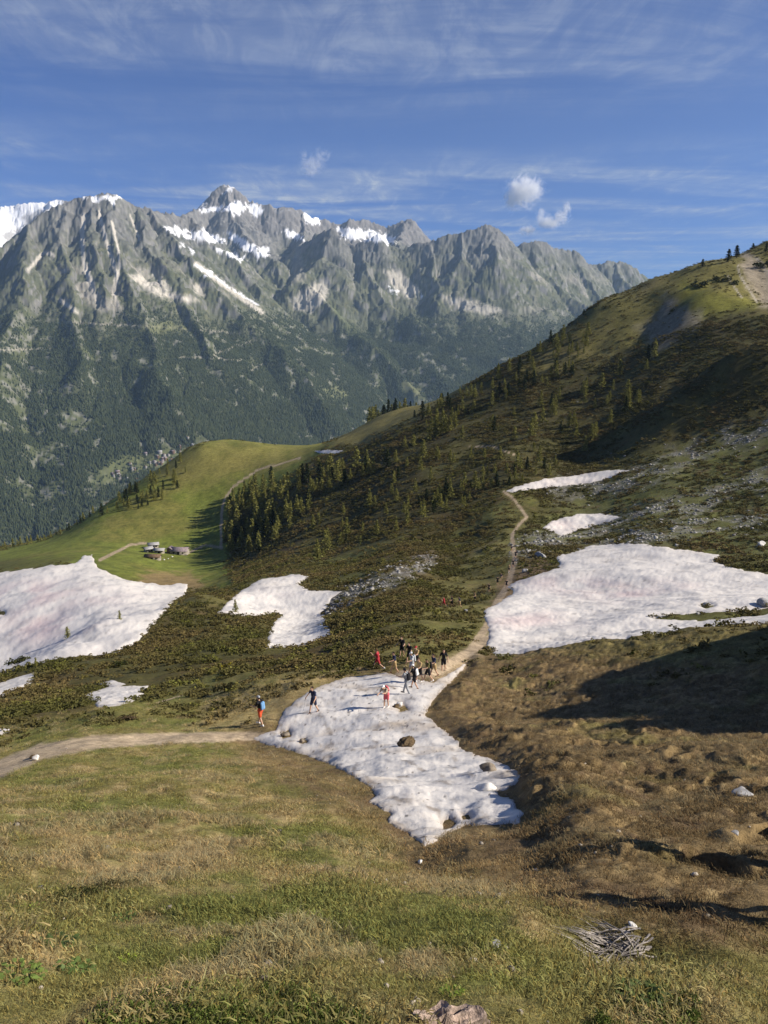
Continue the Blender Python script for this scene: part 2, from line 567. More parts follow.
# grass close by
g = np.zeros_like(GC); g[:] = OLIVE
g = mixc(g, GREEN, sstep(-0.05, 0.45, n_a + 0.35 * n_b + 0.12))
g = mixc(g, STRAW, 0.9 * sstep(0.05, 0.5, n_b * 0.6 - 0.45 * n_a + 0.3 * n_c + 0.12))
g = mixc(g, EARTH, 0.55 * sstep(0.25, 0.6, n_e * 0.6 + n_c * 0.4))
GC = GC * (1 - near[..., None]) + g * near[..., None]
SHRUB *= 1 - near; GRASSY += near


def zone(poly, soft, dmin=0, dmax=1e9, rag=0.0, nn=None):
    sd = poly_sd(BX, BY, poly)
    if rag:
        sd = sd + rag * (n_f if nn is None else nn)
    return sstep(-soft, soft, sd) * (r_ > dmin) * (r_ < dmax)


def paint(wz, c, shrub=None, grassy=None):
    global GC
    GC = mixc(GC, c, wz)
    if shrub is not None:
        SHRUB[:] = SHRUB * (1 - wz) + shrub * wz
    if grassy is not None:
        GRASSY[:] = GRASSY * (1 - wz) + grassy * wz


# brown slope to the right of the tongue, bare turf just freed of snow
wz = zone([(395, 860), (430, 700), (470, 668), (512, 648), (560, 640), (768, 618), (1100, 590), (1100, 930), (700, 945), (560, 915), (450, 880)], 22, 3.5, 68, 22)
paint(wz, DEADG, 0.05, 0.75)
paint(wz * sstep(0.0, 0.5, n_b + 0.4 * n_e), EARTH)
paint(wz * 0.7 * sstep(0.1, 0.6, n_a), OLIVE)
paint(wz * 0.45 * sstep(0.25, 0.55, n_e + 0.3 * n_b), STRAW)
wz = zone([(560, 645), (768, 622), (1000, 600), (1000, 650), (768, 665), (640, 660)], 14, 4, 68, 10)
paint(wz * 0.7, OLIVE)
# trampled earth under and round the snow tongue
wz = zone([(220, 735), (300, 690), (380, 668), (430, 660), (520, 640), (480, 690), (545, 790), (535, 850), (430, 872), (330, 810), (250, 765)], 16, 5.5, 72, 14)
paint(wz * 0.75, DEADG, 0, 0.3)
paint(wz * 0.8 * sstep(-0.15, 0.4, n_b + 0.3 * n_a), EARTH)
# green bank above the left trail
wz = zone([(-100, 770), (60, 718), (150, 700), (215, 672), (320, 668), (300, 690), (230, 728), (100, 738), (0, 760)], 10, 22, 80, 12)
paint(wz, OLIVE, 0.15, 0.9); paint(wz * sstep(-0.3, 0.3, n_a), GREEN)
wz = zone([(205, 700), (300, 672), (340, 674), (290, 705), (270, 728), (200, 730)], 10, 22, 80, 12)
paint(wz * 0.7, STRAW)
# shrub slopes left
wz = zone([(-200, 740), (0, 668), (150, 608), (230, 585), (330, 596), (440, 560), (470, 580), (400, 640), (330, 664), (220, 668), (150, 690), (40, 720), (-100, 765)], 8, 45, 190, 10)
paint(wz, HEATH, 1.1, 0.1); paint(wz * 0.8 * sstep(-0.2, 0.5, n_c + 0.4 * n_f), HEATHB); paint(wz * 0.55 * sstep(0.1, 0.5, fbm(GX, GY, 25, 3, 71)), OLIVE)
# grassy shoulder with the far hikers
wz = zone([(380, 655), (420, 610), (455, 575), (505, 520), (530, 520), (520, 560), (500, 600), (480, 640), (430, 668)], 9, 50, 230, 10)
paint(wz, OLIVE, 0.3, 0.6); paint(wz * 0.6 * sstep(0.0, 0.5, n_c), STRAW); paint(wz * 0.5 * sstep(0.0, 0.5, fbm(GX, GY, 9, 4, 72)), GREEN)
wz = zone([(487, 612), (505, 575), (530, 560), (560, 552), (548, 578), (500, 606)], 5, 60, 230, 6)
paint(wz * 0.8, (0.2, 0.135, 0.075), 0.1)
# upper right pasture strewn with stones
wz = zone([(520, 540), (600, 480), (768, 400), (900, 350), (900, 590), (768, 572), (640, 540)], 16, 80, 420, 16)
paint(wz, (0.105, 0.105, 0.036), 0.5); paint(wz * sstep(-0.1, 0.4, fbm(GX, GY, 14, 4, 73)), GREEN); paint(wz * 0.7 * sstep(0.2, 0.6, fbm(GX, GY, 6, 4, 74)), EARTH)
# the dark heath of the big hillside
wz = zone([(300, 520), (400, 440), (470, 395), (550, 352), (600, 352), (650, 345), (700, 330), (760, 318), (900, 300), (900, 400), (700, 440), (560, 460), (470, 500), (380, 540)], 14, 160, 620, 16)
paint(wz * 0.75, (0.066, 0.058, 0.022), 1.15)
paint(wz * 0.5 * sstep(0.15, 0.5, fbm(GX, GY, 30, 4, 77)), (0.10, 0.098, 0.032))
# scree streaks
SCREEM = np.zeros_like(r_)
for line, wd, dm in (([(330, 604), (356, 592), (395, 577), (430, 561)], 9, 110), ([(520, 548), (580, 535), (640, 515), (700, 505), (790, 470)], 11, 100),
                     ([(560, 490), (625, 485), (690, 452), (800, 415)], 12, 150), ([(600, 545), (680, 530), (790, 520)], 10, 90), ([(700, 445), (740, 432), (830, 405)], 8, 150)):
    dl, _p = line_d(BX, BY, line)
    q = sstep(wd * 1.5, wd * 0.4, dl + 9 * n_f) * (r_ > dm) * (r_ < 420)
    SCREEM = np.maximum(SCREEM, q * np.maximum(sstep(-0.35, 0.25, fbm(GX, GY, 9, 4, 93) + 0.3 * n_f), BX < 440))
paint(SCREEM * (0.25 + 0.5 * sstep(-0.1, 0.4, fbm(GX, GY, 2.5, 4, 75))), SCREE, 0.1, 0)
# meadow on the knoll
wz = zone([(-250, 610), (0, 547), (60, 530), (130, 484), (180, 448), (215, 436), (340, 440), (300, 470), (228, 520), (226, 560), (235, 590), (192, 588), (120, 585), (60, 566), (0, 575)], 5, 210, 640, 6)
paint(wz, MEADOW, 0.0, 0.2)
paint(wz * 0.8 * sstep(0.0, 0.5, n_d + 0.2 * n_f), RIDGE)
paint(wz * 0.55 * sstep(0.05, 0.4, noise2(GZ / 2.2 + fbm(GX, GY, 40, 3, 90), GX / 160, 91)), (0.085, 0.095, 0.02))
paint(wz * 0.5 * sstep(0.1, 0.5, fbm(GX, GY, 7, 4, 92)), (0.075, 0.088, 0.02))
paint(wz * 0.8 * zone([(130, 470), (200, 440), (330, 440), (260, 470), (190, 490)], 14, 210, 640, 10), (0.20, 0.172, 0.05))
paint(zone([(150, 572), (190, 572), (205, 586), (195, 592), (130, 588)], 4, 170, 420, 6) * 0.7, (0.25, 0.165, 0.085))
paint(zone([(-200, 600), (0, 560), (80, 556), (40, 572), (0, 580)], 4, 210, 500, 5) * 0.7, HEATH)
# bright pasture on the skyline ridges
wz = zone([(330, 446), (345, 425), (400, 400), (462, 384), (478, 386), (430, 410), (400, 425), (360, 445)], 4, 330, 900, 4)
paint(wz, (0.19, 0.16, 0.05), 0.0)
wz = zone([(520, 372), (600, 300), (650, 268), (768, 225), (1000, 120), (1000, 280), (768, 306), (690, 322), (640, 345), (590, 360)], 10, 300, 900, 16)
paint(wz, (0.15, 0.132, 0.04), 0.15)
paint(wz * 0.8 * sstep(0.0, 0.5, n_d + 0.4 * n_f), (0.15, 0.125, 0.05))
paint(zone([(680, 280), (768, 305), (690, 318), (680, 300)], 6, 300, 900, 4) * 0.8, (0.17, 0.16, 0.03), 0)
paint(zone([(690, 290), (735, 300), (760, 305), (700, 316)], 6, 300, 900, 4) * 0.7, (0.16, 0.155, 0.028), 0)
paint(zone([(640, 330), (668, 300), (700, 312), (700, 325), (660, 345)], 8, 300, 900, 9) * 0.7, (0.2, 0.175, 0.14), 0)
paint(zone([(742, 250), (758, 262), (800, 290), (800, 312), (760, 306), (744, 280)], 5, 300, 900, 7) * 0.8, (0.3, 0.25, 0.19), 0)
for line, wd in (([(757, 258), (766, 270), (785, 290)], 2.2), ([(738, 266), (740, 276), (748, 288), (757, 302)], 1.2), ([(727, 275), (733, 285), (742, 298)], 1.0)):
    dl, _p = line_d(BX, BY, line)
    paint(sstep(wd, wd * 0.3, dl + 0.6 * n_f) * (r_ > 300) * (r_ < 900) * 0.8, (0.36, 0.32, 0.27))
# trails
TRAILM = np.zeros_like(r_); TCLEAR = np.zeros_like(r_)
for line, w0, w1, dmn, dmx in (([(-60, 786), (0, 769), (40, 752), (90, 743), (150, 739), (220, 737), (262, 736)], 9.5, 4, 20, 60),
                               ([(400, 676), (440, 671), (456, 660), (472, 650), (492, 636)], 5, 3.5, 40, 90),
                               ([(470, 652), (488, 625), (497, 603), (508, 585), (515, 560), (512, 535)], 4.4, 1.8, 50, 220),
                               ([(512, 535), (518, 526), (527, 517), (519, 506), (512, 497), (504, 492)], 1.6, 1.1, 150, 320),
                               ([(150, 705), (200, 690)], 0.5, 0.5, 30, 60),
                               ([(221, 548), (221, 530), (222, 508), (225, 498), (234, 486), (246, 478), (258, 470), (300, 458)], 1.3, 0.8, 300, 640),
                               ([(100, 560), (130, 545), (146, 543)], 1.5, 1.0, 300, 640), ([(190, 552), (205, 545), (222, 548)], 1.0, 0.8, 300, 640),
                               ([(440, 452), (470, 447), (492, 446), (515, 455)], 0.6, 0.5, 300, 640)):
    dl, pr = line_d(BX, BY, line)
    wd = w0 + (w1 - w0) * pr
    q = sstep(wd * 1.25, wd * 0.75, dl + wd * 0.28 * n_f) * (r_ > dmn) * (r_ < dmx)
    TRAILM = np.maximum(TRAILM, q)
    TCLEAR = np.maximum(TCLEAR, sstep(wd * 2.6 + 1.5, wd * 1.3 + 0.5, dl) * (r_ > dmn) * (r_ < dmx))
paint(TRAILM * 0.92, TRAIL, 0, 0)
paint(TRAILM * 0.4 * sstep(0, 0.5, n_b), (0.2, 0.15, 0.1))
paint(zone([(400, 676), (470, 648), (495, 628), (500, 640), (450, 680)], 5, 30, 95, 5) * 0.45, TRAIL, 0, 0)
# far slopes that drop out of sight into the valley are wooded
paint(sstep(640, 760, r_), DARKV)
GC *= (1 + 0.22 * n_f + 0.10 * n_e)[..., None]
GC = np.clip(GC * (1 + 0.22 * near[..., None]), 0.008, 0.9)


def mat_ground(name, scale, bump=0.5, amount=0.5):
    m = bpy.data.materials.new(name); m.use_nodes = True
    t = NT(m.node_tree)
    out = t.n('ShaderNodeOutputMaterial'); b = t.n('ShaderNodeBsdfPrincipled')
    b.inputs['Roughness'].default_value = 0.95
    b.inputs['Specular IOR Level'].default_value = 0.12
    at = t.n('ShaderNodeAttribute', attribute_name='Col')
    tc = t.n('ShaderNodeTexCoord')
    n1 = t.noise(tc.outputs['Object'], scale, 6, 0.7, 0.3)
    n2 = t.noise(tc.outputs['Object'], scale * 6.5, 4, 0.7, 0.6)
    n0 = t.noise(tc.outputs['Object'], scale * 0.13, 7, 0.75, 0.4)
    f = t.math('ADD', t.math('MULTIPLY', t.ramp(n0, 0.3, 0.7, 1 - amount, 1 + amount, False), t.ramp(n1, 0.25, 0.75, 1 - amount, 1 + amount, False)), t.ramp(n2, 0.3, 0.7, -amount * 0.8, amount * 0.8, False))
    comb = t.n('ShaderNodeCombineColor')
    for i in range(3):
        t.t.links.new(f, comb.inputs[i])
    t.t.links.new(t.mix(1.0, at.outputs['Color'], comb.outputs[0], 'MULTIPLY'), b.inputs['Base Color'])
    bp = t.n('ShaderNodeBump'); bp.inputs['Strength'].default_value = bump; bp.inputs['Distance'].default_value = 0.05
    t.t.links.new(n2, bp.inputs['Height'])
    t.l(bp, 0, b, 'Normal')
    t.l(b, 0, out, 0)
    return m


def mat_plain(name, col, rough=0.8, spec=0.2, var=0.15, scale=8.0, metallic=0.0, bump=0.0):
    m = bpy.data.materials.new(name); m.use_nodes = True
    t = NT(m.node_tree)
    out = t.n('ShaderNodeOutputMaterial'); b = t.n('ShaderNodeBsdfPrincipled')
    b.inputs['Roughness'].default_value = rough
    b.inputs['Specular IOR Level'].default_value = spec
    b.inputs['Metallic'].default_value = metallic
    tc = t.n('ShaderNodeTexCoord')
    n1 = t.noise(tc.outputs['Object'], scale, 5, 0.6)
    lo = tuple(max(c * (1 - var), 0) for c in col); hi = tuple(min(c * (1 + var), 1) for c in col)
    t.t.links.new(t.mix(t.ramp(n1, 0.3, 0.7), lo, hi), b.inputs['Base Color'])
    if bump:
        bp = t.n('ShaderNodeBump'); bp.inputs['Strength'].default_value = bump; bp.inputs['Distance'].default_value = 0.03
        t.t.links.new(n1, bp.inputs['Height']); t.l(bp, 0, b, 'Normal')
    t.l(b, 0, out, 0)
    return m


def mat_col(name, rough=0.85, spec=0.15, var=0.2, scale=5.0, translucent=0.0):
    """per-vertex material colour with a little procedural variation"""
    m = bpy.data.materials.new(name); m.use_nodes = True
    t = NT(m.node_tree)
    out = t.n('ShaderNodeOutputMaterial'); b = t.n('ShaderNodeBsdfPrincipled')
    b.inputs['Roughness'].default_value = rough
    b.inputs['Specular IOR Level'].default_value = spec
    at = t.n('ShaderNodeAttribute', attribute_name='Col')
    tc = t.n('ShaderNodeTexCoord')
    n1 = t.noise(tc.outputs['Object'], scale, 3, 0.6)
    f = t.ramp(n1, 0.3, 0.7, 1 - var, 1 + var)
    comb = t.n('ShaderNodeCombineColor')
    for i in range(3):
        t.t.links.new(f, comb.inputs[i])
    c = t.mix(1.0, at.outputs['Color'], comb.outputs[0], 'MULTIPLY')
    t.t.links.new(c, b.inputs['Base Color'])
    if translucent:
        tr = t.n('ShaderNodeBsdfTranslucent'); t.t.links.new(c, tr.inputs[0])
        mx = t.n('ShaderNodeMixShader'); mx.inputs[0].default_value = translucent
        t.l(b, 0, mx, 1); t.l(tr, 0, mx, 2); t.l(mx, 0, out, 0)
    else:
        t.l(b, 0, out, 0)
    return m


def grid_faces(n, m, flip=False):
    i, j = np.meshgrid(np.arange(n - 1), np.arange(m - 1), indexing='ij')
    a = (i * m + j).ravel()
    f = np.stack([a, a + m, a + m + 1, a + 1], 1)
    return f[:, ::-1] if flip else f


def build_ground():
    v = np.stack([GX, GY, GZ], -1).reshape(-1, 3)
    f = grid_faces(len(PHI), NR)
    c = GC.reshape(-1, 3)
    cen = np.array([[0, 0, GZ[:, 0].mean()]])
    k = len(v)
    i = np.arange(len(PHI) - 1)
    fan = np.stack([np.full(len(i), k), (i + 1) * NR, i * NR], 1)[:, ::-1]
    o = mesh_np('ground', np.concatenate([v, cen]), [f, fan], mat_ground('turf_and_heath', 3.0, 0.6, 0.42), cols=np.concatenate([c, c[:1]]), smooth=True)
    tag(o, kind='structure')
    return o


build_ground()


# ------------------------------------------------------------------ snow patches
def mat_snow():
    m = bpy.data.materials.new('old_snow'); m.use_nodes = True
    t = NT(m.node_tree)
    out = t.n('ShaderNodeOutputMaterial'); b = t.n('ShaderNodeBsdfPrincipled')
    b.inputs['Roughness'].default_value = 0.7
    b.inputs['Specular IOR Level'].default_value = 0.25
    at = t.n('ShaderNodeAttribute', attribute_name='Col')
    tc = t.n('ShaderNodeTexCoord')
    n1 = t.noise(tc.outputs['Object'], 2.2, 6, 0.7, 0.4)
    n2 = t.noise(tc.outputs['Object'], 9.0, 4, 0.6)
    c = t.mix(t.ramp(n1, 0.42, 0.72, 0.0, 0.35), at.outputs['Color'], (0.48, 0.47, 0.465))
    c = t.mix(t.ramp(n2, 0.62, 0.75, 0.0, 0.35), c, (0.42, 0.38, 0.34))
    t.t.links.new(c, b.inputs['Base Color'])
    bp = t.n('ShaderNodeBump'); bp.inputs['Strength'].default_value = 0.5; bp.inputs['Distance'].default_value = 0.08
    t.t.links.new(n1, bp.inputs['Height']); t.l(bp, 0, b, 'Normal')
    t.l(b, 0, out, 0)
    return m


SNOW = mat_snow()
SNOW_OFF = np.full(GZ.shape, -9.0, dtype=np.float32)      # snow surface above the ground, for feet and stones


def snow_patch(label, poly, dmin, dmax, thick, holes=(), rag=2.0, pink=(), dirt=0.3, cup=0.05, group=None):
    pa = np.array(poly)
    bx0, by0, bx1, by1 = pa[:, 0].min() - 14, pa[:, 1].min() - 14, pa[:, 0].max() + 14, pa[:, 1].max() + 14
    msk = (BX > bx0) & (BX < bx1) & (BY > by0) & (BY < by1) & (GR > dmin) & (GR < dmax)
    ii = np.where(msk.any(axis=1))[0]; jj = np.where(msk.any(axis=0))[0]
    i0, i1, j0, j1 = ii[0], ii[-1] + 1, jj[0], jj[-1] + 1
    sl = (slice(i0, i1), slice(j0, j1))
    x, y, z, r = GX[sl], GY[sl], GZ[sl], GR[sl]
    qx, qy = BX[sl], BY[sl]
    sd = poly_sd(qx, qy, poly)
    for h in holes:
        sd = np.minimum(sd, -poly_sd(qx, qy, h))
    mp = r / F
    sd = sd + rag * (n_f[sl] * 0.8 + 0.5 * n_e[sl] * sstep(60, 30, r))
    sd = np.minimum(sd, (r / dmin - 1) * F * 0.25); sd = np.where(r < dmax, sd, -20)
    sm = sd * mp * 1.2
    ws = float(np.clip(np.median(r[sd > 0]) / 45, 0.7, 4)) if (sd > 0).any() else 1.0
    cups = (np.abs(noise2(x / (0.5 * ws), y / (0.42 * ws), 81)) * 0.9 + 0.6 * np.abs(noise2(x / (0.24 * ws), y / (0.2 * ws), 82)) - 0.4) * cup * 2 * ws ** 0.6
    cups += 0.05 * noise2(x / 6, y / 6, 83) + 0.02 * noise2(x / 1.6, y / 0.5, 87)
    ins = 1 - np.exp(-np.maximum(sm, 0) / (0.9 * thick + 0.15))
    off = np.where(sm > 0, 0.015 + thick * ins + cups * ins, np.maximum(sm * 0.6, -1.5) - 0.01)
    k = (sm > -3.2 * mp - 0.05) & (msk[sl] | (sd > -4))
    n, m = x.shape
    idx = np.arange(n * m).reshape(n, m)
    fk = k[:-1, :-1] & k[1:, :-1] & k[1:, 1:] & k[:-1, 1:]
    f = np.stack([idx[:-1, :-1], idx[1:, :-1], idx[1:, 1:], idx[:-1, 1:]], -1)[fk]
    used = np.unique(f)
    remap = np.full(n * m, -1); remap[used] = np.arange(len(used))
    v = np.stack([x, y, z + off], -1).reshape(-1, 3)[used]
    c = np.zeros((n, m, 3), dtype=np.float32); c[:] = (0.75, 0.695, 0.625)
    sc_ = float(np.clip(np.median(r[sd > 0]) / 30, 0.8, 6))
    d1 = fbm(x, y, 4.0 * sc_, 5, 84)
    d2 = fbm(x + y * 0.25, (y - x * 0.25) * 0.35, 0.55 * sc_, 4, 85)
    d3 = fbm(x, y * 0.6, 0.30 * sc_, 3, 88)
    c = mixc(c, (0.52, 0.495, 0.47), 0.8 * sstep(-0.05, 0.5, d2))
    c = mixc(c, (0.50, 0.41, 0.31), dirt * sstep(0.0, 0.7, d1))
    c = mixc(c, (0.33, 0.27, 0.21), dirt * sstep(0.25, 0.6, d2 + 0.3 * d1) * 0.9)
    c = mixc(c, (0.16, 0.13, 0.10), (0.3 + dirt) * sstep(0.52, 0.75, d3 + 0.25 * d1))
    c = mixc(c, (0.40, 0.33, 0.26), (0.25 + dirt) * np.exp(-np.maximum(sd, 0) / 2.5) * 0.8)
    for (cx, cy, rx, ry, a) in pink:
        q = np.exp(-(((qx - cx) / rx) ** 2 + ((qy - cy) / ry) ** 2))
        c = mixc(c, (0.68, 0.46, 0.44), min(1.0, a * 0.9) * q * sstep(-0.4, 0.4, fbm(x, y * 0.6, 7.0 * max(1, r.mean() / 100), 4, 86)))
    c = c.reshape(-1, 3)[used]
    SNOW_OFF[sl] = np.maximum(SNOW_OFF[sl], np.where(sm > -0.02, off, -9))
    o = mesh_np('snow_patch', v, remap[f], SNOW, cols=np.clip(c, 0.05, 0.86), smooth=True)
    cen = v.mean(axis=0)
    o.data.transform(Matrix.Translation(Vector(-cen))); o.location = cen
    tag(o, label, 'snow patch', group or 'old snow patches left on the mountainside')
    return o


snow_patch('long dirty tongue of snow in the gully with the hikers crossing its top', S1, 6.3, 75, 0.10,
           [[(443, 823), (449, 820), (458, 822), (452, 828), (444, 829)], [(462, 816), (468, 815), (470, 819), (463, 820)],
            [(280, 733), (289, 730), (291, 737), (283, 739)], [(300, 740), (306, 739), (307, 743), (301, 744)], [(397, 707), (404, 705), (408, 710), (400, 712)]],
           2.2, [], 0.9, 0.016)
S2 = [(486, 647), (490, 632), (483, 612), (497, 604), (515, 592), (505, 587), (530, 577), (548, 572), (562, 565), (553, 557), (575, 552), (590, 546),
      (632, 543), (680, 549), (724, 556), (713, 562), (738, 569), (768, 574), (800, 583), (880, 595), (880, 640), (768, 640), (700, 655), (560, 665), (500, 660)]
snow_patch('widest sheet of pinkish snow spread over the slope above the brown hollow', S2, 60, 190, 0.22,
           [[(654, 619), (675, 615), (700, 613), (740, 611), (800, 606), (800, 612), (768, 615), (700, 621)], [(701, 606), (707, 603), (714, 606), (706, 609)]],
           2.5, [(600, 590, 60, 8, .35), (530, 622, 45, 9, .5), (625, 597, 30, 7, .4), (560, 583, 40, 6, .35), (690, 585, 40, 6, .2)], 0.16, 0.035)
snow_patch('small oval snow patch between stony pasture and the widest snow sheet', [(543, 528), (552, 521), (575, 515), (600, 513), (622, 517), (603, 523), (585, 529), (562, 536)], 120, 320, 0.25,
           (), 1.6, [(560, 526, 20, 6, .3)], 0.12, 0.08)
snow_patch('long thin snow strip ending where the trail bends, highest on the stony slope', [(503, 492), (520, 485), (545, 479), (590, 473), (612, 470), (630, 470), (612, 477), (590, 483), (555, 487), (525, 490), (513, 493)], 180, 400, 0.25,
           (), 1.6, [(560, 482, 30, 5, .2)], 0.12, 0.08)
snow_patch('large pink stained snowfield below the meadow with the chalets', [(-220, 615), (-60, 580), (0, 573), (40, 567), (76, 563), (84, 555), (92, 555), (98, 568), (122, 578), (140, 582), (165, 585), (188, 584), (186, 594), (172, 604), (140, 640), (60, 690), (0, 720), (-220, 800)], 104, 420, 0.3,
           [[(-5, 611), (6, 612), (5, 615), (-5, 615)]], 2.2, [(30, 595, 40, 14, .55), (45, 628, 40, 18, .6), (100, 600, 40, 10, .25)], 0.1, 0.04)
snow_patch('snow patch pinched to a waist in the shrubby hollow left of the scree streak', [(217, 613), (230, 600), (242, 590), (262, 579), (300, 574), (309, 577), (299, 585), (312, 591), (343, 591), (331, 598), (328, 607), (320, 613), (328, 617), (326, 624),
           (334, 634), (321, 642), (300, 647), (266, 648), (269, 632), (275, 621), (284, 614), (240, 616)], 85, 230, 0.2,
           (), 1.4, [(270, 596, 20, 6, .2)], 0.12, 0.04)
snow_patch('small snow remnant in the dip above the left trail', [(80, 696), (108, 687), (128, 686), (148, 686), (144, 695), (132, 702), (118, 706), (98, 708), (92, 701)], 45, 100, 0.15, (), 1.2, [], 0.25, 0.05)
snow_patch('tiny sliver of snow just above the snow remnant in the dip', [(98, 684), (112, 680), (126, 684), (114, 688)], 50, 120, 0.12, (), 0.6, [], 0.2, 0.04)
snow_patch('narrow snow strip on the shrub slope under the large snowfield', [(-60, 712), (-20, 692), (0, 683), (20, 676), (38, 672), (32, 683), (10, 693), (-20, 706), (-60, 724)], 55, 125, 0.15, (), 1.2, [], 0.15, 0.05)
snow_patch('lowest snow scrap at the picture edge above the pale trail', [(-40, 733), (-10, 729), (8, 728), (11, 731), (0, 735), (-40, 742)], 34, 75, 0.12, (), 1.0, [], 0.15, 0.05)
snow_patch('far thin snow streak on the saddle behind the green knoll', [(313, 451), (328, 449.5), (344, 450.5), (338, 454), (320, 453.5)], 380, 568, 0.12, (), 0.6, [], 0.05, 0.08)


def surf(x, y):
    """ground, or snow where snow lies on it"""
    return zlook(x, y) + np.maximum(zlook(x, y, SNOW_OFF), 0)


# ------------------------------------------------------------------ mountains across the valley
def pts3(lst):
    return np.array([pt(*p) for p in lst])


CRESTS = [   # skyline and inner ridges: (pixel column, pixel row, distance)
    [(-330, 360, 3900), (-200, 320, 4300), (-80, 288, 4600), (-30, 268, 4800), (0, 249, 4900), (18, 236, 5000), (32, 224, 5050), (48, 213, 5150), (65, 203, 5200), (76, 199, 5250), (88, 197, 5250), (108, 195, 5300), (120, 199, 5350), (132, 205, 5400), (146, 211, 5500), (162, 214, 5700), (185, 217, 6000)],
    [(178, 219, 6600), (192, 213, 6900), (205, 209, 7100), (211, 199, 7200), (215, 192, 7250), (222, 188, 7300), (228, 185.5, 7300), (235, 189, 7300), (241, 196, 7280), (249, 202, 7250), (256, 203, 7250), (264, 206, 7250), (270, 205, 7250), (276, 208, 7250), (283, 207, 7250), (290, 209, 7300), (300, 211, 7350), (306, 217, 7400), (318, 219, 7450), (330, 222, 7500), (342, 224, 7500), (349, 220, 7500), (358, 221, 7550), (367, 219, 7600), (374, 223, 7600), (384, 229, 7600), (395, 225, 7600), (402, 221, 7600), (411, 220, 7600), (414, 227, 7600), (421, 234, 7600), (429, 243, 7600), (450, 262, 7500)],
    [(285, 262, 6500), (300, 247, 6450), (315, 238, 6400), (325, 233, 6350), (333, 229, 6300), (342, 238, 6300), (352, 246, 6250), (365, 241, 6250), (378, 236, 6250), (388, 244, 6250), (400, 250, 6250), (412, 245, 6250), (428, 243, 6220), (440, 238, 6200), (452, 235, 6200), (464, 232, 6200), (475, 230, 6200), (481, 226, 6200), (487, 224.5, 6200), (494, 228, 6200), (503, 235, 6250), (512, 244, 6300), (518, 249, 6350), (524, 243, 6400), (531, 243, 6400), (545, 244, 6450), (553, 250, 6500), (560, 249, 6550), (569, 253, 6600), (575, 251, 6600), (581, 257, 6650), (588, 263, 6700), (597, 267, 6750), (604, 262, 6750), (614, 260, 6800), (622, 262, 6800), (632, 268, 6850), (642, 275, 6900), (655, 284, 7000), (700, 310, 7100), (770, 340, 7200), (900, 380, 7200)],
    [(-330, 240, 7700), (-120, 215, 7900), (-30, 208, 8000), (0, 207, 8000), (18, 206, 8000), (36, 203, 8000), (52, 201, 8000), (64, 200, 8000), (80, 203, 8000), (140, 225, 8000)],
]
SPURS = [
    [(108, 195, 5300), (113, 225, 5000), (120, 260, 4700), (132, 300, 4350), (150, 345, 3950), (165, 395, 3600)],
    [(32, 224, 5050), (25, 265, 4600), (15, 305, 4200), (0, 350, 3750), (-10, 410, 3300)],
    [(65, 203, 5200), (62, 240, 4850), (70, 280, 4500), (72, 320, 4100), (80, 370, 3700)],
    [(88, 197, 5250), (92, 235, 4900), (100, 275, 4550), (105, 320, 4150)],
    [(146, 211, 5500), (165, 230, 5300), (190, 255, 5100), (215, 285, 4850), (245, 320, 4550), (290, 365, 4250), (330, 405, 4000)],
    [(132, 205, 5400), (150, 240, 5050), (170, 275, 4750), (190, 310, 4450), (215, 355, 4100)],
    [(-80, 288, 4600), (-90, 340, 4100), (-90, 400, 3600)],
    [(333, 229, 6300), (322, 255, 6050), (300, 280, 5700), (330, 310, 5350), (372, 345, 5000), (425, 395, 4600)],
    [(365, 241, 6250), (362, 270, 5950), (385, 300, 5600), (425, 330, 5250), (465, 368, 4900)],
    [(428, 243, 6220), (430, 275, 5900), (450, 300, 5600), (490, 330, 5300), (540, 370, 5000)],
    [(487, 224.5, 6200), (492, 255, 5950), (510, 285, 5700), (545, 315, 5450), (600, 350, 5200)],
    [(464, 232, 6200), (458, 260, 5950), (448, 280, 5750)],
    [(531, 243, 6400), (540, 268, 6150), (560, 292, 5900), (600, 315, 5650)],
    [(575, 251, 6600), (585, 275, 6350), (605, 300, 6100)],
    [(614, 260, 6800), (618, 280, 6550), (640, 300, 6300)],
    [(228, 185.5, 7300), (232, 205, 7050), (235, 222, 6800), (250, 240, 6500), (275, 262, 6200), (280, 285, 5900)],
    [(300, 211, 7350), (302, 228, 7100), (300, 247, 6450)],
    [(402, 221, 7600), (398, 238, 7300), (400, 250, 6250)],
    [(185, 217, 6000), (210, 238, 5850), (240, 265, 5650), (262, 290, 5400)],
    [(0, 207, 8000), (-5, 230, 7200), (-10, 260, 6300)],
    [(52, 201, 8000), (30, 235, 7000), (10, 262, 6200)],
]


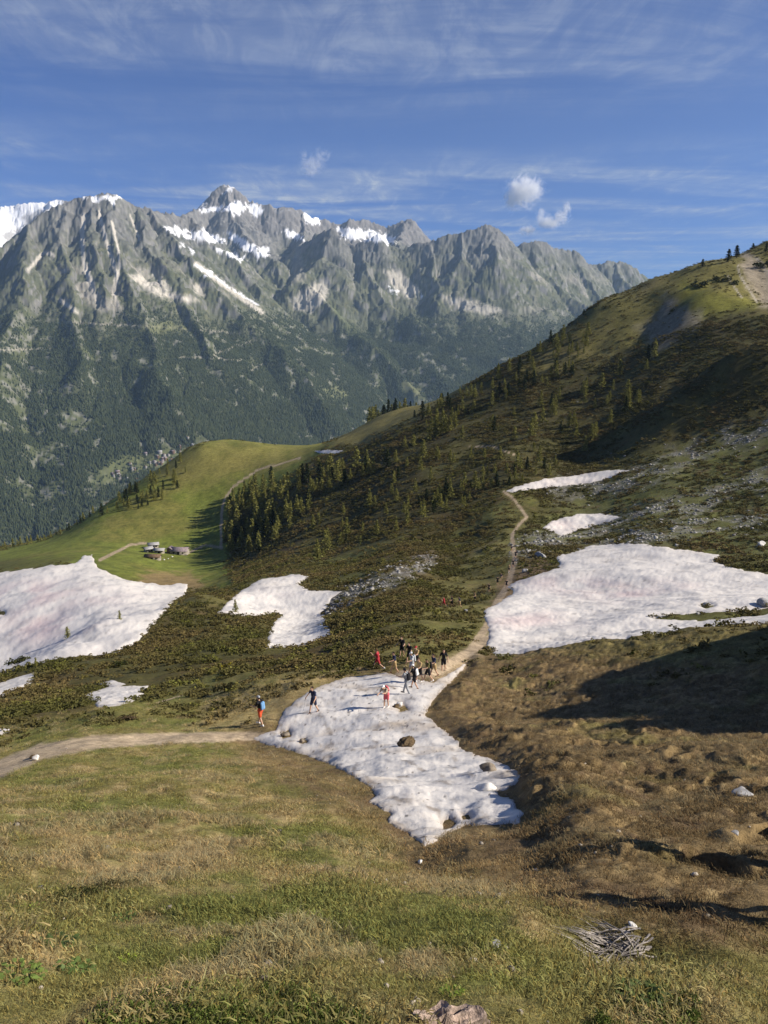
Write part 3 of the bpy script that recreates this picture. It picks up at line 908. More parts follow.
def build_mountains():
    ph = np.radians(np.arange(-37, 32.01, 0.05))
    rr = np.concatenate([np.linspace(1900, 5600, 260), np.linspace(5600, 7900, 150)[1:], np.linspace(7900, 9300, 50)[1:]])
    x = (np.sin(ph)[:, None] * rr[None]).astype(np.float32); y = (np.cos(ph)[:, None] * rr[None]).astype(np.float32)
    wx = x + 70 * fbm(x, y, 520, 3, 101) + 22 * fbm(x, y, 150, 3, 102)
    wy = y + 70 * fbm(x, y, 520, 3, 103) + 22 * fbm(x, y, 150, 3, 104)
    best = np.full(x.shape, -1e9, dtype=np.float32); D = np.zeros_like(best); T = np.zeros_like(best)
    t0 = 0.0
    for li, ln in enumerate(CRESTS + SPURS):
        crest = li < len(CRESTS)
        q = pts3(ln).astype(np.float32)
        k1 = 0.98 if crest else 0.80
        px_, py_ = (0.25 * wx + 0.75 * x, 0.25 * wy + 0.75 * y) if crest else (wx, wy)
        for a, b in zip(q[:-1], q[1:]):
            e = b - a
            L2 = e[0] ** 2 + e[1] ** 2
            t = np.clip(((px_ - a[0]) * e[0] + (py_ - a[1]) * e[1]) / L2, 0, 1)
            d = np.sqrt((px_ - a[0] - t * e[0]) ** 2 + (py_ - a[1] - t * e[1]) ** 2)
            k2 = 0.82 if crest else 0.60
            drop = np.where(d < 400, k1 * d, k1 * 400 + k2 * (d - 400))
            z = a[2] + t * e[2] - drop
            m = z > best
            best = np.where(m, z, best); D = np.where(m, d, D); T = np.where(m, t0 + t * math.sqrt(L2), T)
            t0 += math.sqrt(L2)
        t0 += 777.0
    # gullies run straight down from the ridges
    wob = 60 * fbm(x, y, 260, 4, 110)
    g1 = 1 - np.abs(noise2((T + wob) / 150, D / 1500, 111)) * 2
    g2 = 1 - np.abs(noise2((T + wob * 0.6) / 62, D / 600, 112)) * 2
    g3 = noise2((T + wob * 0.4) / 26, D / 240, 113)
    gul = sstep(8, 160, D) * sstep(1500, 300, D)
    g0 = noise2((T + wob * 0.3) / 13, D / 120, 114)
    z = best - gul * (9 * sstep(0.1, 0.95, g1) + 9 * sstep(0.0, 0.9, g2) + 6 * g3 + 3 * g0)
    rd = 1 - np.abs(fbm(x, y, 260, 2, 120)); rd2 = 1 - np.abs(fbm(x, y, 90, 3, 121))
    hi = sstep(-250, 300, z)
    rd3 = 1 - np.abs(fbm(x, y, 42, 3, 125)) * 1.6
    z = z + (10 + 20 * hi) * (rd - 0.6) + (8 + 13 * hi) * (rd2 - 0.6) + (3 + 9 * hi) * (rd3 - 0.5) + (1 + 3 * hi) * noise2(x / 17, y / 17, 126)
    # cliff bands
    band = noise2(z / 70 + fbm(x, y, 300, 3, 123) * 2.0, x / 2000, 124)
    z = z + hi * 9 * band
    floor = -640 + 0.055 * (y - 3700) + 0.10 * x + 18 * fbm(x, y, 420, 4, 130)
    floor = np.where(rr[None] < 3000, floor - (3000 - rr[None]) * 0.12, floor)
    h = np.clip((z - floor) / 160 + 0.5, 0, 1)
    z = floor * (1 - h) + z * h - 160 * 0.5 * h * (1 - h)           # smooth union of slope and valley floor
    # normals and slope
    v = np.stack([x, y, z], -1)
    du = np.gradient(v, axis=0); dv = np.gradient(v, axis=1)
    nn = np.cross(dv, du); nn /= np.linalg.norm(nn, axis=-1, keepdims=True) + 1e-9
    nz = np.abs(nn[..., 2])
    qx, qy = project(x, y, z)
    nA = fbm(x, y, 420, 5, 140); nB = fbm(x, y, 110, 5, 141); nC = fbm(x, y, 36, 4, 142); nS = fbm((T + wob) * 1.0, D * 0.16, 60, 4, 143)
    c = np.zeros(x.shape + (3,), dtype=np.float32)
    c[:] = (0.175, 0.168, 0.155)
    c = mixc(c, (0.215, 0.205, 0.185), sstep(0.0, 0.6, nC + 0.5 * nS)); c = mixc(c, (0.085, 0.085, 0.082), sstep(-0.1, 0.5, nB - 0.5 * nS - 0.3 * nC) * 0.8)
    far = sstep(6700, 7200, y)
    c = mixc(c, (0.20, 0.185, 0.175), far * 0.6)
    # alpine turf on gentler ground under about +700 m
    turf = sstep(0.44, 0.66, nz + 0.18 * nB + 0.1 * nS) * sstep(820, 320, z + 260 * nA)
    c = mixc(c, (0.078, 0.090, 0.036), turf * 0.70)
    c = mixc(c, (0.13, 0.125, 0.058), turf * 0.6 * sstep(0.0, 0.6, nC))
    # scree aprons below the cliffs
    apron = sstep(0.0, 0.45, nS + 0.3 * nB - 0.15) * sstep(160, 320, D + 60 * nA) * sstep(900, 560, D) * sstep(60, 220, z + 90 * nA) * sstep(820, 560, z)
    c = mixc(c, (0.30, 0.275, 0.235), apron * 0.9)
    # forest cover
    tl = 30 + 180 * nA + 90 * nB                      # tree line wanders
    fcov = sstep(120, -120, z - tl) * (1 - apron * 0.8)
    gaps = sstep(0.10, 0.40, nB * 0.85 + 0.35 * nC + 0.45 * nA + 0.14 * sstep(150, 20, qx))
    rocky = sstep(0.62, 0.5, nz) * sstep(0.0, 0.3, nC)
    fdens = fcov * (1 - 0.92 * gaps) * (1 - 0.75 * rocky)
    valley = sstep(40, -10, z - floor - 25)
    c = mixc(c, (0.060, 0.068, 0.034), fcov * 0.92 * (1 - gaps))
    c = mixc(c, (0.088, 0.098, 0.042), fcov * gaps * 0.8)
    c = mixc(c, (0.22, 0.21, 0.185), fcov * gaps * sstep(0.0, 0.35, nC) * 0.7)
    c = mixc(c, (0.20, 0.19, 0.17), rocky * fcov * 0.7)

    # things one can point at: couloirs, fans, snowfields, the hamlets' fields
    def streak(line, w, col, a, rag=1.0):
        nonlocal c, fdens
        dl, _p = line_d(qx, qy, line)
        q = sstep(w * 1.2, w * 0.4, dl + rag * w * 0.7 * nC) * a * (y > 2600)
        c = mixc(c, col, q); fdens = fdens * (1 - q)

    def blob(poly, col, a, soft=3, rag=3.0, dmin=2600, dmax=9e9):
        nonlocal c, fdens
        q = sstep(-soft, soft, poly_sd(qx, qy, poly) + rag * (nC + 0.6 * nB)) * a * (y > dmin) * (y < dmax)
        c = mixc(c, col, q); fdens = fdens * (1 - q)
    SCR = (0.56, 0.51, 0.43); SN = (0.86, 0.86, 0.87)
    for ln, w in (([(84, 214), (82, 238), (84, 262), (90, 286), (96, 300)], 2.6), ([(99, 212), (106, 240), (113, 262), (118, 276), (113, 292), (118, 306)], 2.4),
                  ([(112, 222), (118, 248), (120, 268), (114, 280)], 1.5), ([(86, 268), (92, 284), (94, 298)], 3.2), ([(196, 264), (220, 282), (245, 300), (262, 312)], 3.0),
                  ([(130, 215), (140, 240)], 1.2), ([(28, 270), (44, 252), (54, 255)], 2.0), ([(60, 300), (78, 312)], 2.5)):
        streak(ln, w, SCR, 0.85)
    blob([(130, 275), (140, 272), (152, 285), (168, 292), (198, 300), (190, 302), (160, 297), (142, 287)], SCR, 0.9)
    blob([(150, 270), (158, 275), (172, 290), (164, 290)], SCR, 0.8)
    blob([(192, 285), (204, 284), (203, 296), (195, 294)], SCR, 0.8)
    blob([(78, 285), (88, 282), (96, 296), (116, 300), (124, 312), (100, 312), (84, 302)], (0.29, 0.265, 0.225), 0.7)
    blob([(290, 300), (312, 285), (330, 280), (326, 300), (310, 312), (296, 310)], SCR, 0.7)
    blob([(300, 245), (306, 280), (290, 285), (290, 265)], (0.27, 0.25, 0.215), 0.6)
    blob([(384, 270), (400, 272), (420, 290), (410, 300), (394, 290)], SCR, 0.7)
    blob([(440, 295), (470, 300), (500, 310), (490, 316), (450, 306)], SCR, 0.6)
    for ln in ([(60, 322), (120, 325), (180, 328), (196, 334)], [(200, 330), (240, 334)], [(214, 355), (236, 346), (256, 340)], [(180, 358), (215, 358), (240, 361)], [(0, 350), (50, 349)], [(250, 372), (262, 364), (285, 363)]):
        streak(ln, 1.0, (0.33, 0.30, 0.24), 0.9)
    for po in ([(318, 388), (335, 386), (352, 396), (345, 402), (330, 398)], [(395, 378), (415, 385), (428, 396), (405, 396)], [(140, 330), (170, 320), (190, 330), (160, 336)]):
        blob(po, (0.14, 0.145, 0.065), 0.8)
    blob([(100, 470), (112, 458), (150, 452), (195, 447), (190, 462), (150, 470), (110, 482), (90, 484)], (0.13, 0.14, 0.06), 0.85)
    blob([(330, 300), (345, 318), (372, 345), (366, 350), (338, 325)], (0.10, 0.115, 0.05), 0.6)
    # snow
    snow = sstep(0.66, 0.85, nz + 0.25 * nB) * sstep(980, 1250, z + 120 * nA) * sstep(6500, 7000, y) * sstep(0.1, 0.4, nB + 0.4 * nC) * 0.8
    c = mixc(c, SN, snow)
    for po in ([(-400, 225), (0, 203), (62, 196), (62, 206), (34, 214), (20, 232), (0, 250), (-400, 300)],):
        blob(po, SN, 0.97, 2, 5, 6600)
    for po in ([(20, 217), (40, 210), (45, 218), (30, 226)], [(0, 236), (18, 228), (10, 244)]):
        blob(po, (0.2, 0.19, 0.18), 0.7, 2, 5, 6600)
    for po in ([(164, 227), (176, 226), (188, 232), (180, 236)], [(182, 236), (205, 230), (226, 240), (226, 243), (200, 241)], [(196, 233), (206, 229), (214, 238)],
               [(180, 243), (192, 250), (193, 253), (182, 247)], [(200, 209), (215, 207), (240, 201), (246, 208), (238, 214), (225, 210), (205, 213)], [(246, 205), (262, 206), (264, 213), (254, 216)],
               [(226, 234), (236, 236), (268, 252), (268, 257), (246, 250), (230, 240)], [(215, 249), (245, 257), (240, 260), (220, 253)], [(256, 250), (270, 249), (266, 259), (256, 257)],
               [(282, 228), (300, 234), (303, 240), (292, 238)], [(336, 228), (352, 229), (380, 232), (396, 238), (394, 244), (376, 240), (345, 239)], [(303, 213), (322, 218), (318, 224), (308, 224)],
               [(388, 286), (399, 292), (392, 291)], [(418, 296), (424, 291), (422, 296)], [(82, 196), (96, 195), (104, 199), (92, 202)], [(104, 196), (120, 196), (114, 204)], [(195, 265), (212, 272), (210, 276)]):
        blob(po, SN, 0.95, 1.0, 4.5, 4600)
    streak([(197, 266), (214, 276), (230, 288), (250, 300), (258, 305)], 1.1, SN, 0.85, 1.6)
    streak([(228, 232), (246, 242), (258, 256)], 1.3, SN, 0.9, 1.5)
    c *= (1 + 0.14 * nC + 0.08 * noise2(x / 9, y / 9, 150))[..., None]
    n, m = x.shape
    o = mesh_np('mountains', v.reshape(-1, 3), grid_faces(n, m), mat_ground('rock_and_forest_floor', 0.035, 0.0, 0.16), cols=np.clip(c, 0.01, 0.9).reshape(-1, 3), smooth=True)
    tag(o, kind='structure')
    return ph, rr, z, fdens * (1 - valley * 0.55), nz


MPH, MRR, MZ, MFD, MNZ = build_mountains()


def mlook(x, y, arr):
    p = np.arctan2(x, y); r = np.hypot(x, y)
    i = np.clip(((p - MPH[0]) / (MPH[1] - MPH[0])).astype(int), 0, len(MPH) - 2)
    j = np.clip(np.searchsorted(MRR, r) - 1, 0, len(MRR) - 2)
    u = (p - MPH[i]) / (MPH[i + 1] - MPH[i]); v = (r - MRR[j]) / (MRR[j + 1] - MRR[j])
    return (arr[i, j] * (1 - u) + arr[i + 1, j] * u) * (1 - v) + (arr[i, j + 1] * (1 - u) + arr[i + 1, j + 1] * u) * v


def build_far_forest(n_try=560000):
    ph = RNG.uniform(R(-30), R(24), n_try)
    r = np.sqrt(RNG.uniform(2700 ** 2, 6300 ** 2, n_try))
    x, y = np.sin(ph) * r, np.cos(ph) * r
    keep = RNG.random(n_try) < mlook(x, y, MFD)
    x, y, r = x[keep], y[keep], r[keep]
    z = mlook(x, y, MZ)
    qx, qy = project(x, y, z)
    k = (qx > -25) & (qx < 793) & (qy < 575)
    x, y, z, r = x[k], y[k], z[k], r[k]
    n = len(x)
    h = RNG.uniform(9, 20, n) * np.clip(1.15 - 0.0006 * (z + 600), 0.5, 1.1)
    w = h * RNG.uniform(0.15, 0.24, n)
    a0 = RNG.uniform(0, 6.28, n)
    V = np.zeros((n, 5, 3), dtype=np.float32)
    for i in range(4):
        V[:, i, 0] = x + np.cos(a0 + i * math.pi / 2) * w; V[:, i, 1] = y + np.sin(a0 + i * math.pi / 2) * w; V[:, i, 2] = z - 1 + h * 0.08
    V[:, 4, 0] = x; V[:, 4, 1] = y; V[:, 4, 2] = z + h
    b = np.arange(n) * 5
    Fc = np.concatenate([np.stack([b + i, b + (i + 1) % 4, b + 4], 1) for i in range(4)])
    t = RNG.random(n)[:, None]
    col = np.array([[0.032, 0.044, 0.024]]) * (1 - t) + np.array([[0.064, 0.076, 0.034]]) * t
    C = np.repeat(col[:, None, :], 5, 1).reshape(-1, 3)
    o = mesh_np('conifer_forest', V.reshape(-1, 3), Fc, mat_col('far_needles', 0.9, 0.05, 0.1, 0.01), cols=C)
    tag(o, 'dark conifer woods covering the mountain flanks across the valley', 'forest', kind='stuff')
    return n


print('far trees', build_far_forest())


# ------------------------------------------------------------------ the air between here and the far range
def build_haze():
    m = bpy.data.materials.new('mountain_air'); m.use_nodes = True
    t = NT(m.node_tree)
    out = t.n('ShaderNodeOutputMaterial'); v = t.n('ShaderNodeVolumePrincipled')
    v.inputs['Color'].default_value = (0.52, 0.74, 1.0, 1)
    v.inputs['Density'].default_value = 3.5e-5
    v.inputs['Anisotropy'].default_value = 0.2
    t.l(v, 0, out, 'Volume')
    bm = bmesh.new()
    bmesh.ops.create_cube(bm, size=1)
    lo = (-7200, -2700, -1500); hi = (7200, 9400, 1950)
    for vv in bm.verts:
        vv.co = Vector([lo[i] if vv.co[i] < 0 else hi[i] for i in range(3)])
    me = bpy.data.meshes.new('haze'); bm.to_mesh(me); bm.free()
    me.materials.append(m)
    o = bpy.data.objects.new('haze', me); COL.objects.link(o)
    tag(o, kind='stuff')


build_haze()


# ------------------------------------------------------------------ scattering masses (stuff)
def mat_tint(name, rough=0.85, spec=0.12, translucent=0.0):
    m = bpy.data.materials.new(name); m.use_nodes = True
    t = NT(m.node_tree)
    out = t.n('ShaderNodeOutputMaterial'); b = t.n('ShaderNodeBsdfPrincipled')
    b.inputs['Roughness'].default_value = rough; b.inputs['Specular IOR Level'].default_value = spec
    a1 = t.n('ShaderNodeAttribute', attribute_name='tint', attribute_type='INSTANCER')
    a2 = t.n('ShaderNodeAttribute', attribute_name='Col')
    c = t.mix(1.0, a1.outputs['Color'], a2.outputs['Color'], 'MULTIPLY')
    t.t.links.new(c, b.inputs['Base Color'])
    if translucent:
        tr = t.n('ShaderNodeBsdfTranslucent'); t.t.links.new(c, tr.inputs[0])
        mx = t.n('ShaderNodeMixShader'); mx.inputs[0].default_value = translucent
        t.l(b, 0, mx, 1); t.l(tr, 0, mx, 2); t.l(mx, 0, out, 0)
    else:
        t.l(b, 0, out, 0)
    return m


def scatter(name, label, cat, protos, pos, rot, scale, idx, tint):
    """one mass made of instances at points"""
    coll = bpy.data.collections.new(name + '_kinds')
    for p in protos:
        for c in list(p.users_collection):
            c.objects.unlink(p)
        coll.objects.link(p)
    n = len(pos)
    me = bpy.data.meshes.new(name)
    me.vertices.add(n); me.vertices.foreach_set('co', np.asarray(pos, dtype=np.float32).ravel())
    for nm, ty, arr, key in (('rot', 'FLOAT_VECTOR', rot, 'vector'), ('scl', 'FLOAT_VECTOR', scale, 'vector'), ('idx', 'INT', idx, 'value')):
        a = me.attributes.new(nm, ty, 'POINT'); a.data.foreach_set(key, np.asarray(arr, dtype=np.int32 if ty == 'INT' else np.float32).ravel())
    a = me.attributes.new('tint', 'FLOAT_COLOR', 'POINT')
    c4 = np.ones((n, 4), dtype=np.float32); c4[:, :3] = tint
    a.data.foreach_set('color', c4.ravel())
    o = bpy.data.objects.new(name, me); COL.objects.link(o)
    ng = bpy.data.node_groups.new(name + '_scatter', 'GeometryNodeTree')
    ng.interface.new_socket('Geometry', in_out='INPUT', socket_type='NodeSocketGeometry')
    ng.interface.new_socket('Geometry', in_out='OUTPUT', socket_type='NodeSocketGeometry')
    N = ng.nodes
    gi = N.new('NodeGroupInput'); go = N.new('NodeGroupOutput')
    ip = N.new('GeometryNodeInstanceOnPoints'); ci = N.new('GeometryNodeCollectionInfo')
    ci.inputs['Collection'].default_value = coll; ci.inputs['Separate Children'].default_value = True; ci.inputs['Reset Children'].default_value = True
    ip.inputs['Pick Instance'].default_value = True
    def na(nm, ty):
        q = N.new('GeometryNodeInputNamedAttribute'); q.data_type = ty; q.inputs['Name'].default_value = nm
        return [s_ for s_ in q.outputs if s_.enabled and s_.name == 'Attribute'][0]
    L = ng.links
    L.new(gi.outputs[0], ip.inputs['Points']); L.new(ci.outputs[0], ip.inputs['Instance'])
    L.new(na('idx', 'INT'), ip.inputs['Instance Index'])
    er = N.new('FunctionNodeEulerToRotation'); L.new(na('rot', 'FLOAT_VECTOR'), er.inputs[0]); L.new(er.outputs[0], ip.inputs['Rotation'])
    L.new(na('scl', 'FLOAT_VECTOR'), ip.inputs['Scale'])
    L.new(ip.outputs[0], go.inputs[0])
    md = o.modifiers.new('scatter', 'NODES'); md.node_group = ng
    tag(o, label, cat, kind='stuff')
    return o


def leaf_cloud(name, n, fpos, size, mat, rng, up=0.3, elong=1.0):
    """n small two-triangle leaves; fpos(k) gives positions and outward directions"""
    p, d = fpos(n)
    a = rng.normal(size=(n, 3)); a += d * 0.6; a /= np.linalg.norm(a, axis=1, keepdims=True)
    b = np.cross(a, rng.normal(size=(n, 3))); b /= np.linalg.norm(b, axis=1, keepdims=True)
    s = size * rng.uniform(0.6, 1.4, (n, 1))
    V = np.stack([p - b * s * 0.5, p + a * s * elong * 0.9 - b * s * 0.15, p + b * s * 0.5, p - a * s * elong * 0.5], 1)
    f = np.arange(n * 4).reshape(n, 4)
    c = np.repeat(rng.uniform(0.65, 1.35, (n, 1)), 4, 0) * np.ones((1, 3))
    return V.reshape(-1, 3), f, c


def shrub_proto(seed, n=70):
    rng = np.random.default_rng(seed)
    lob = rng.normal(size=(7, 3)) * [0.32, 0.32, 0.12] + [0, 0, 0.22]
    def fp(k):
        i = rng.integers(0, 7, k)
        d = rng.normal(size=(k, 3)); d[:, 2] = np.abs(d[:, 2]) * 0.8; d /= np.linalg.norm(d, axis=1, keepdims=True)
        rad = 0.24 * rng.uniform(0.6, 1.05, (k, 1))
        p = lob[i] + d * rad
        p[:, 2] = np.maximum(p[:, 2], 0.0)
        return p, d
    V, f, c = leaf_cloud('s', n, fp, 0.17, None, rng)
    return mesh_np('shrub_kind', V, f, SHRUBM, cols=c)


SHRUBM = mat_tint('shrub_leaves', 0.8, 0.15, 0.15)
GRASSM = mat_tint('grass_blades', 0.8, 0.12, 0.35)
STONEM = mat_tint('loose_stone', 0.9, 0.2)


def log_points(n, phi_deg, r0, r1, bias=0.0):
    ph = np.radians(RNG.uniform(-phi_deg, phi_deg, n))
    u = RNG.random(n)
    if bias:
        r = (r0 ** bias + u * (r1 ** bias - r0 ** bias)) ** (1 / bias)
    else:
        r = np.exp(math.log(r0) + u * (math.log(r1) - math.log(r0)))
    return np.sin(ph) * r, np.cos(ph) * r, r


def glook(x, y, arr):
    """nearest sample of an array on the ground lattice"""
    p = np.arctan2(x, y); l = np.log(np.hypot(x, y))
    i = np.clip(np.searchsorted(PHI, p), 0, len(PHI) - 1); j = np.clip(np.rint((l - LR[0]) / (LR[1] - LR[0])).astype(int), 0, NR - 1)
    return arr[i, j]


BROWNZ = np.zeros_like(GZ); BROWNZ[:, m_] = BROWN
BARE = np.maximum(np.maximum(SNOW_OFF > -0.3, TCLEAR), SCREEM * 0.85).astype(np.float32)


def build_shrubs():
    protos = [shrub_proto(900 + i) for i in range(7)]
    x, y, r = log_points(190000, 30, 36, 620, 1.0)
    nz = fbm(x, y, 5, 3, 201) * 0.6 + fbm(x, y, 22, 2, 202) * 0.5
    keep = RNG.random(len(x)) < glook(x, y, SHRUB) * (1 - glook(x, y, BARE)) * sstep(-0.35, 0.25, nz)
    x, y, r = x[keep], y[keep], r[keep]
    z = zlook(x, y)
    n = len(x)
    s = RNG.uniform(0.45, 1.05, n) * (r / 110) ** 0.30
    rot = np.stack([np.zeros(n), np.zeros(n), RNG.uniform(0, 6.28, n)], 1)
    scl = np.stack([s * RNG.uniform(0.9, 1.5, n), s * RNG.uniform(0.9, 1.5, n), s * RNG.uniform(0.55, 1.0, n)], 1)
    t = RNG.random((n, 1)); q = np.clip(fbm(x, y, 14, 3, 203) + 0.4, 0, 1)[:, None]
    tint = np.array([0.070, 0.066, 0.018]) * (1 - q) + np.array([0.118, 0.086, 0.033]) * q
    tint = 1.22 * tint * (0.75 + 0.5 * t) + (RNG.random((n, 1)) < 0.10) * np.array([0.05, 0.055, 0.005])
    print('shrubs', n)
    scatter('low_shrubs', 'low dark heath shrubs carpeting the slopes between the snow patches', 'shrubs', protos,
            np.stack([x, y, z - 0.08 * s], 1), rot, scl, RNG.integers(0, 7, n), tint)


build_shrubs()


def tuft_proto(seed, kind):
    rng = np.random.default_rng(seed)
    nb = 34
    V = []; Fq = []; Ft = []; C = []
    for i in range(nb):
        rad = rng.uniform(0, 0.16) if kind != 'straw' else rng.uniform(0, 0.10)
        a = rng.uniform(0, 6.28); base = np.array([math.cos(a) * rad, math.sin(a) * rad, -0.01])
        L = rng.uniform(0.03, 0.07) if kind == 'short' else (rng.uniform(0.035, 0.075) if kind == 'green' else rng.uniform(0.05, 0.125))
        lean = rng.uniform(0.6, 1.45) if kind != 'green' else rng.uniform(0.3, 1.1)
        b = rng.normal(0, 0.9) + 0.7 if kind != 'green' else rng.uniform(0, 6.28)
        d = np.array([math.cos(b), math.sin(b), 0]); w = np.array([-d[1], d[0], 0]) * rng.uniform(0.0022, 0.0042)
        m = base + d * L * 0.40 * math.sin(lean) + np.array([0, 0, L * 0.55 * math.cos(lean * 0.7)])
        tip = base + d * L * math.sin(lean) * 1.0 + np.array([0, 0, L * math.cos(lean) * 0.95])
        k = len(V)
        V += [base - w, base + w, m + w * 0.8, m - w * 0.8, tip]
        Fq.append([k, k + 1, k + 2, k + 3]); Ft.append([k + 3, k + 2, k + 4])
        cc = rng.uniform(0.55, 1.35); warm = rng.uniform(-0.12, 0.16)
        C += [[cc * (1 + warm), cc, cc * (1 - warm)]] * 5
    return mesh_np('tuft_kind', V, [np.array(Fq), np.array(Ft)], GRASSM, cols=np.array(C))


def build_grass():
    protos = [tuft_proto(300 + i, k) for i, k in enumerate(('short', 'short', 'green', 'green', 'straw', 'straw'))]
    x, y, r = log_points(66000, 33, 2.0, 55, 0.55)
    straw = fbm(x, y, 1.6, 3, 211) + 0.4 * fbm(x, y, 8, 2, 212)
    gcol = glook(x, y, GC)
    gm = glook(x, y, GRASSY)
    keep = RNG.random(len(x)) < gm * (1 - np.maximum(glook(x, y, TRAILM) > 0.4, glook(x, y, SNOW_OFF) > -0.3)) * (0.35 + 0.65 * sstep(-0.4, 0.2, fbm(x, y, 0.8, 3, 214)))
    x, y, r, straw, gcol = x[keep], y[keep], r[keep], straw[keep], gcol[keep]
    n = len(x)
    z = zlook(x, y)
    greenish = gcol[:, 1] / (gcol[:, 0] + 1e-4)
    idx = np.where(straw > 0.28, RNG.integers(4, 6, n), np.where((greenish > 0.95) & (RNG.random(n) < 0.5), RNG.integers(2, 4, n), RNG.integers(0, 2, n)))
    patch = sstep(-0.25, 0.35, fbm(x, y, 1.1, 3, 213))
    s = RNG.uniform(0.55, 1.1, n) * (0.62 + 0.5 * patch) * (1 + 0.012 * r)
    rot = np.stack([RNG.normal(0, 0.15, n) - 0.12, RNG.normal(0, 0.15, n), RNG.normal(0.9, 0.9, n)], 1)
    scl = np.stack([s * (1 + 0.02 * r), s * (1 + 0.02 * r), s], 1)
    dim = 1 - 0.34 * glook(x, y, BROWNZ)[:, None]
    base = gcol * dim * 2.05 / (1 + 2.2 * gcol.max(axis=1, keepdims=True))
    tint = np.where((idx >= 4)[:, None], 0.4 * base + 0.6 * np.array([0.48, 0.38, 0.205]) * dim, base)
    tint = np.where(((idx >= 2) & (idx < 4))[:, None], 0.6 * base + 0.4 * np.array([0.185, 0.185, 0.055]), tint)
    tint = tint * RNG.uniform(0.7, 1.3, (n, 1))
    print('tufts', n)
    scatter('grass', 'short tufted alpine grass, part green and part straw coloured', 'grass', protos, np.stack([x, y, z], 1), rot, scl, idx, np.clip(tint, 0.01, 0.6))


build_grass()


# ------------------------------------------------------------------ stones
def rock_mesh(seed, sub=2, flat=0.7, cuts=7, rough=0.12):
    rng = np.random.default_rng(seed)
    bm = bmesh.new()
    bmesh.ops.create_icosphere(bm, subdivisions=sub, radius=1)
    v = np.array([w.co[:] for w in bm.verts])
    for i in range(cuts):
        n = rng.normal(size=3); n /= np.linalg.norm(n)
        d = rng.uniform(0.5, 0.85)
        h = v @ n - d
        v = v - np.maximum(h, 0)[:, None] * n
    k = 1 + rough * (noise2(v[:, 0] * 2 + v[:, 2] * 1.7 + seed, v[:, 1] * 2 - v[:, 2], seed) + 0.5 * noise2(v[:, 0] * 5 + seed, v[:, 1] * 5 + v[:, 2] * 4, seed + 1))
    v = v * k[:, None] * np.array([1, rng.uniform(0.65, 0.95), flat])
    f = np.array([[l.index for l in fc.verts] for fc in bm.faces])
    bm.free()
    return v, f


GRANITE = mat_plain('grey_granite', (0.30, 0.29, 0.28), 0.85, 0.2, 0.35, 5, bump=0.4)
PALE = mat_plain('pale_quartz_rock', (0.68, 0.65, 0.60), 0.8, 0.2, 0.2, 5, bump=0.3)
SODM = mat_plain('earthy_sod', (0.10, 0.072, 0.042), 0.95, 0.05, 0.5, 14, bump=0.8)
BROWNROCK = mat_plain('lichen_brown_rock', (0.20, 0.165, 0.125), 0.9, 0.15, 0.4, 6, bump=0.5)


def build_scree():
    protos = []
    for i in range(5):
        v, f = rock_mesh(400 + i, 1, 0.6)
        protos.append(mesh_np('stone_kind', v, f, STONEM, cols=np.ones((len(v), 3))))
    x, y, r = log_points(90000, 30, 60, 430, 0.8)
    w = glook(x, y, SCREEM) * 0.8 + 0.05 * (glook(x, y, BX) > 545) * (r > 85) * sstep(0.0, 0.4, fbm(x, y, 9, 3, 221))
    keep = (RNG.random(len(x)) < w) & (glook(x, y, SNOW_OFF) < -0.2)
    x, y, r = x[keep], y[keep], r[keep]; n = len(x)
    s = 0.10 + 0.5 * RNG.random(n) ** 4 + 0.0004 * r
    tint = np.array([0.265, 0.25, 0.225]) * RNG.uniform(0.5, 1.45, (n, 1))
    print('stones', n)
    scatter('scree', 'streaks of grey stones and rubble on the slopes below the ridge', 'scree', protos, np.stack([x, y, zlook(x, y) + 0.1 * s], 1),
            RNG.uniform(0, 6.28, (n, 3)) * [0.08, 0.08, 1], np.stack([s, s, s * 0.8], 1), RNG.integers(0, 5, n), tint)
    # small pebbles in the near turf
    x, y, r = log_points(420, 31, 3, 40, 0.6)
    k = glook(x, y, SNOW_OFF) < -0.2
    x, y, r = x[k], y[k], r[k]; n = len(x)
    protos = []
    for i in range(3):
        v, f = rock_mesh(420 + i, 1, 0.55)
        protos.append(mesh_np('pebble_kind', v, f, STONEM, cols=np.ones((len(v), 3))))
    s = 0.012 + 0.045 * RNG.random(n) ** 4
    scatter('gravel', 'scattered pebbles lying in the near turf', 'gravel', protos, np.stack([x, y, zlook(x, y) + 0.01], 1),
            RNG.uniform(0, 6.28, (n, 3)) * [0.1, 0.1, 1], np.stack([s, s, s], 1), RNG.integers(0, 3, n), np.array([0.29, 0.25, 0.20]) * RNG.uniform(0.5, 1.5, (n, 1)))


build_scree()


def rock(name, label, px, py, wpx, mat, seed, flat=0.6, cat='rock', dmin=0.0, sink=0.25, cuts=7, rough=0.12, sub=3):
    p = one(px, py, dmin)
    dist = math.sqrt(p[0] ** 2 + p[1] ** 2 + p[2] ** 2)
    s = 0.5 * wpx / F * dist
    v, f = rock_mesh(seed, sub, flat, cuts, rough)
    a = seed * 1.7
    rot = np.array([[math.cos(a), -math.sin(a), 0], [math.sin(a), math.cos(a), 0], [0, 0, 1]])
    o = mesh_np(name, (v @ rot.T) * s, f, mat)
    zz = float(surf(p[0], p[1]))
    o.location = (p[0], p[1], zz + s * flat * (0.9 - 2 * sink * 0.9))
    tag(o, label, cat)
    return o


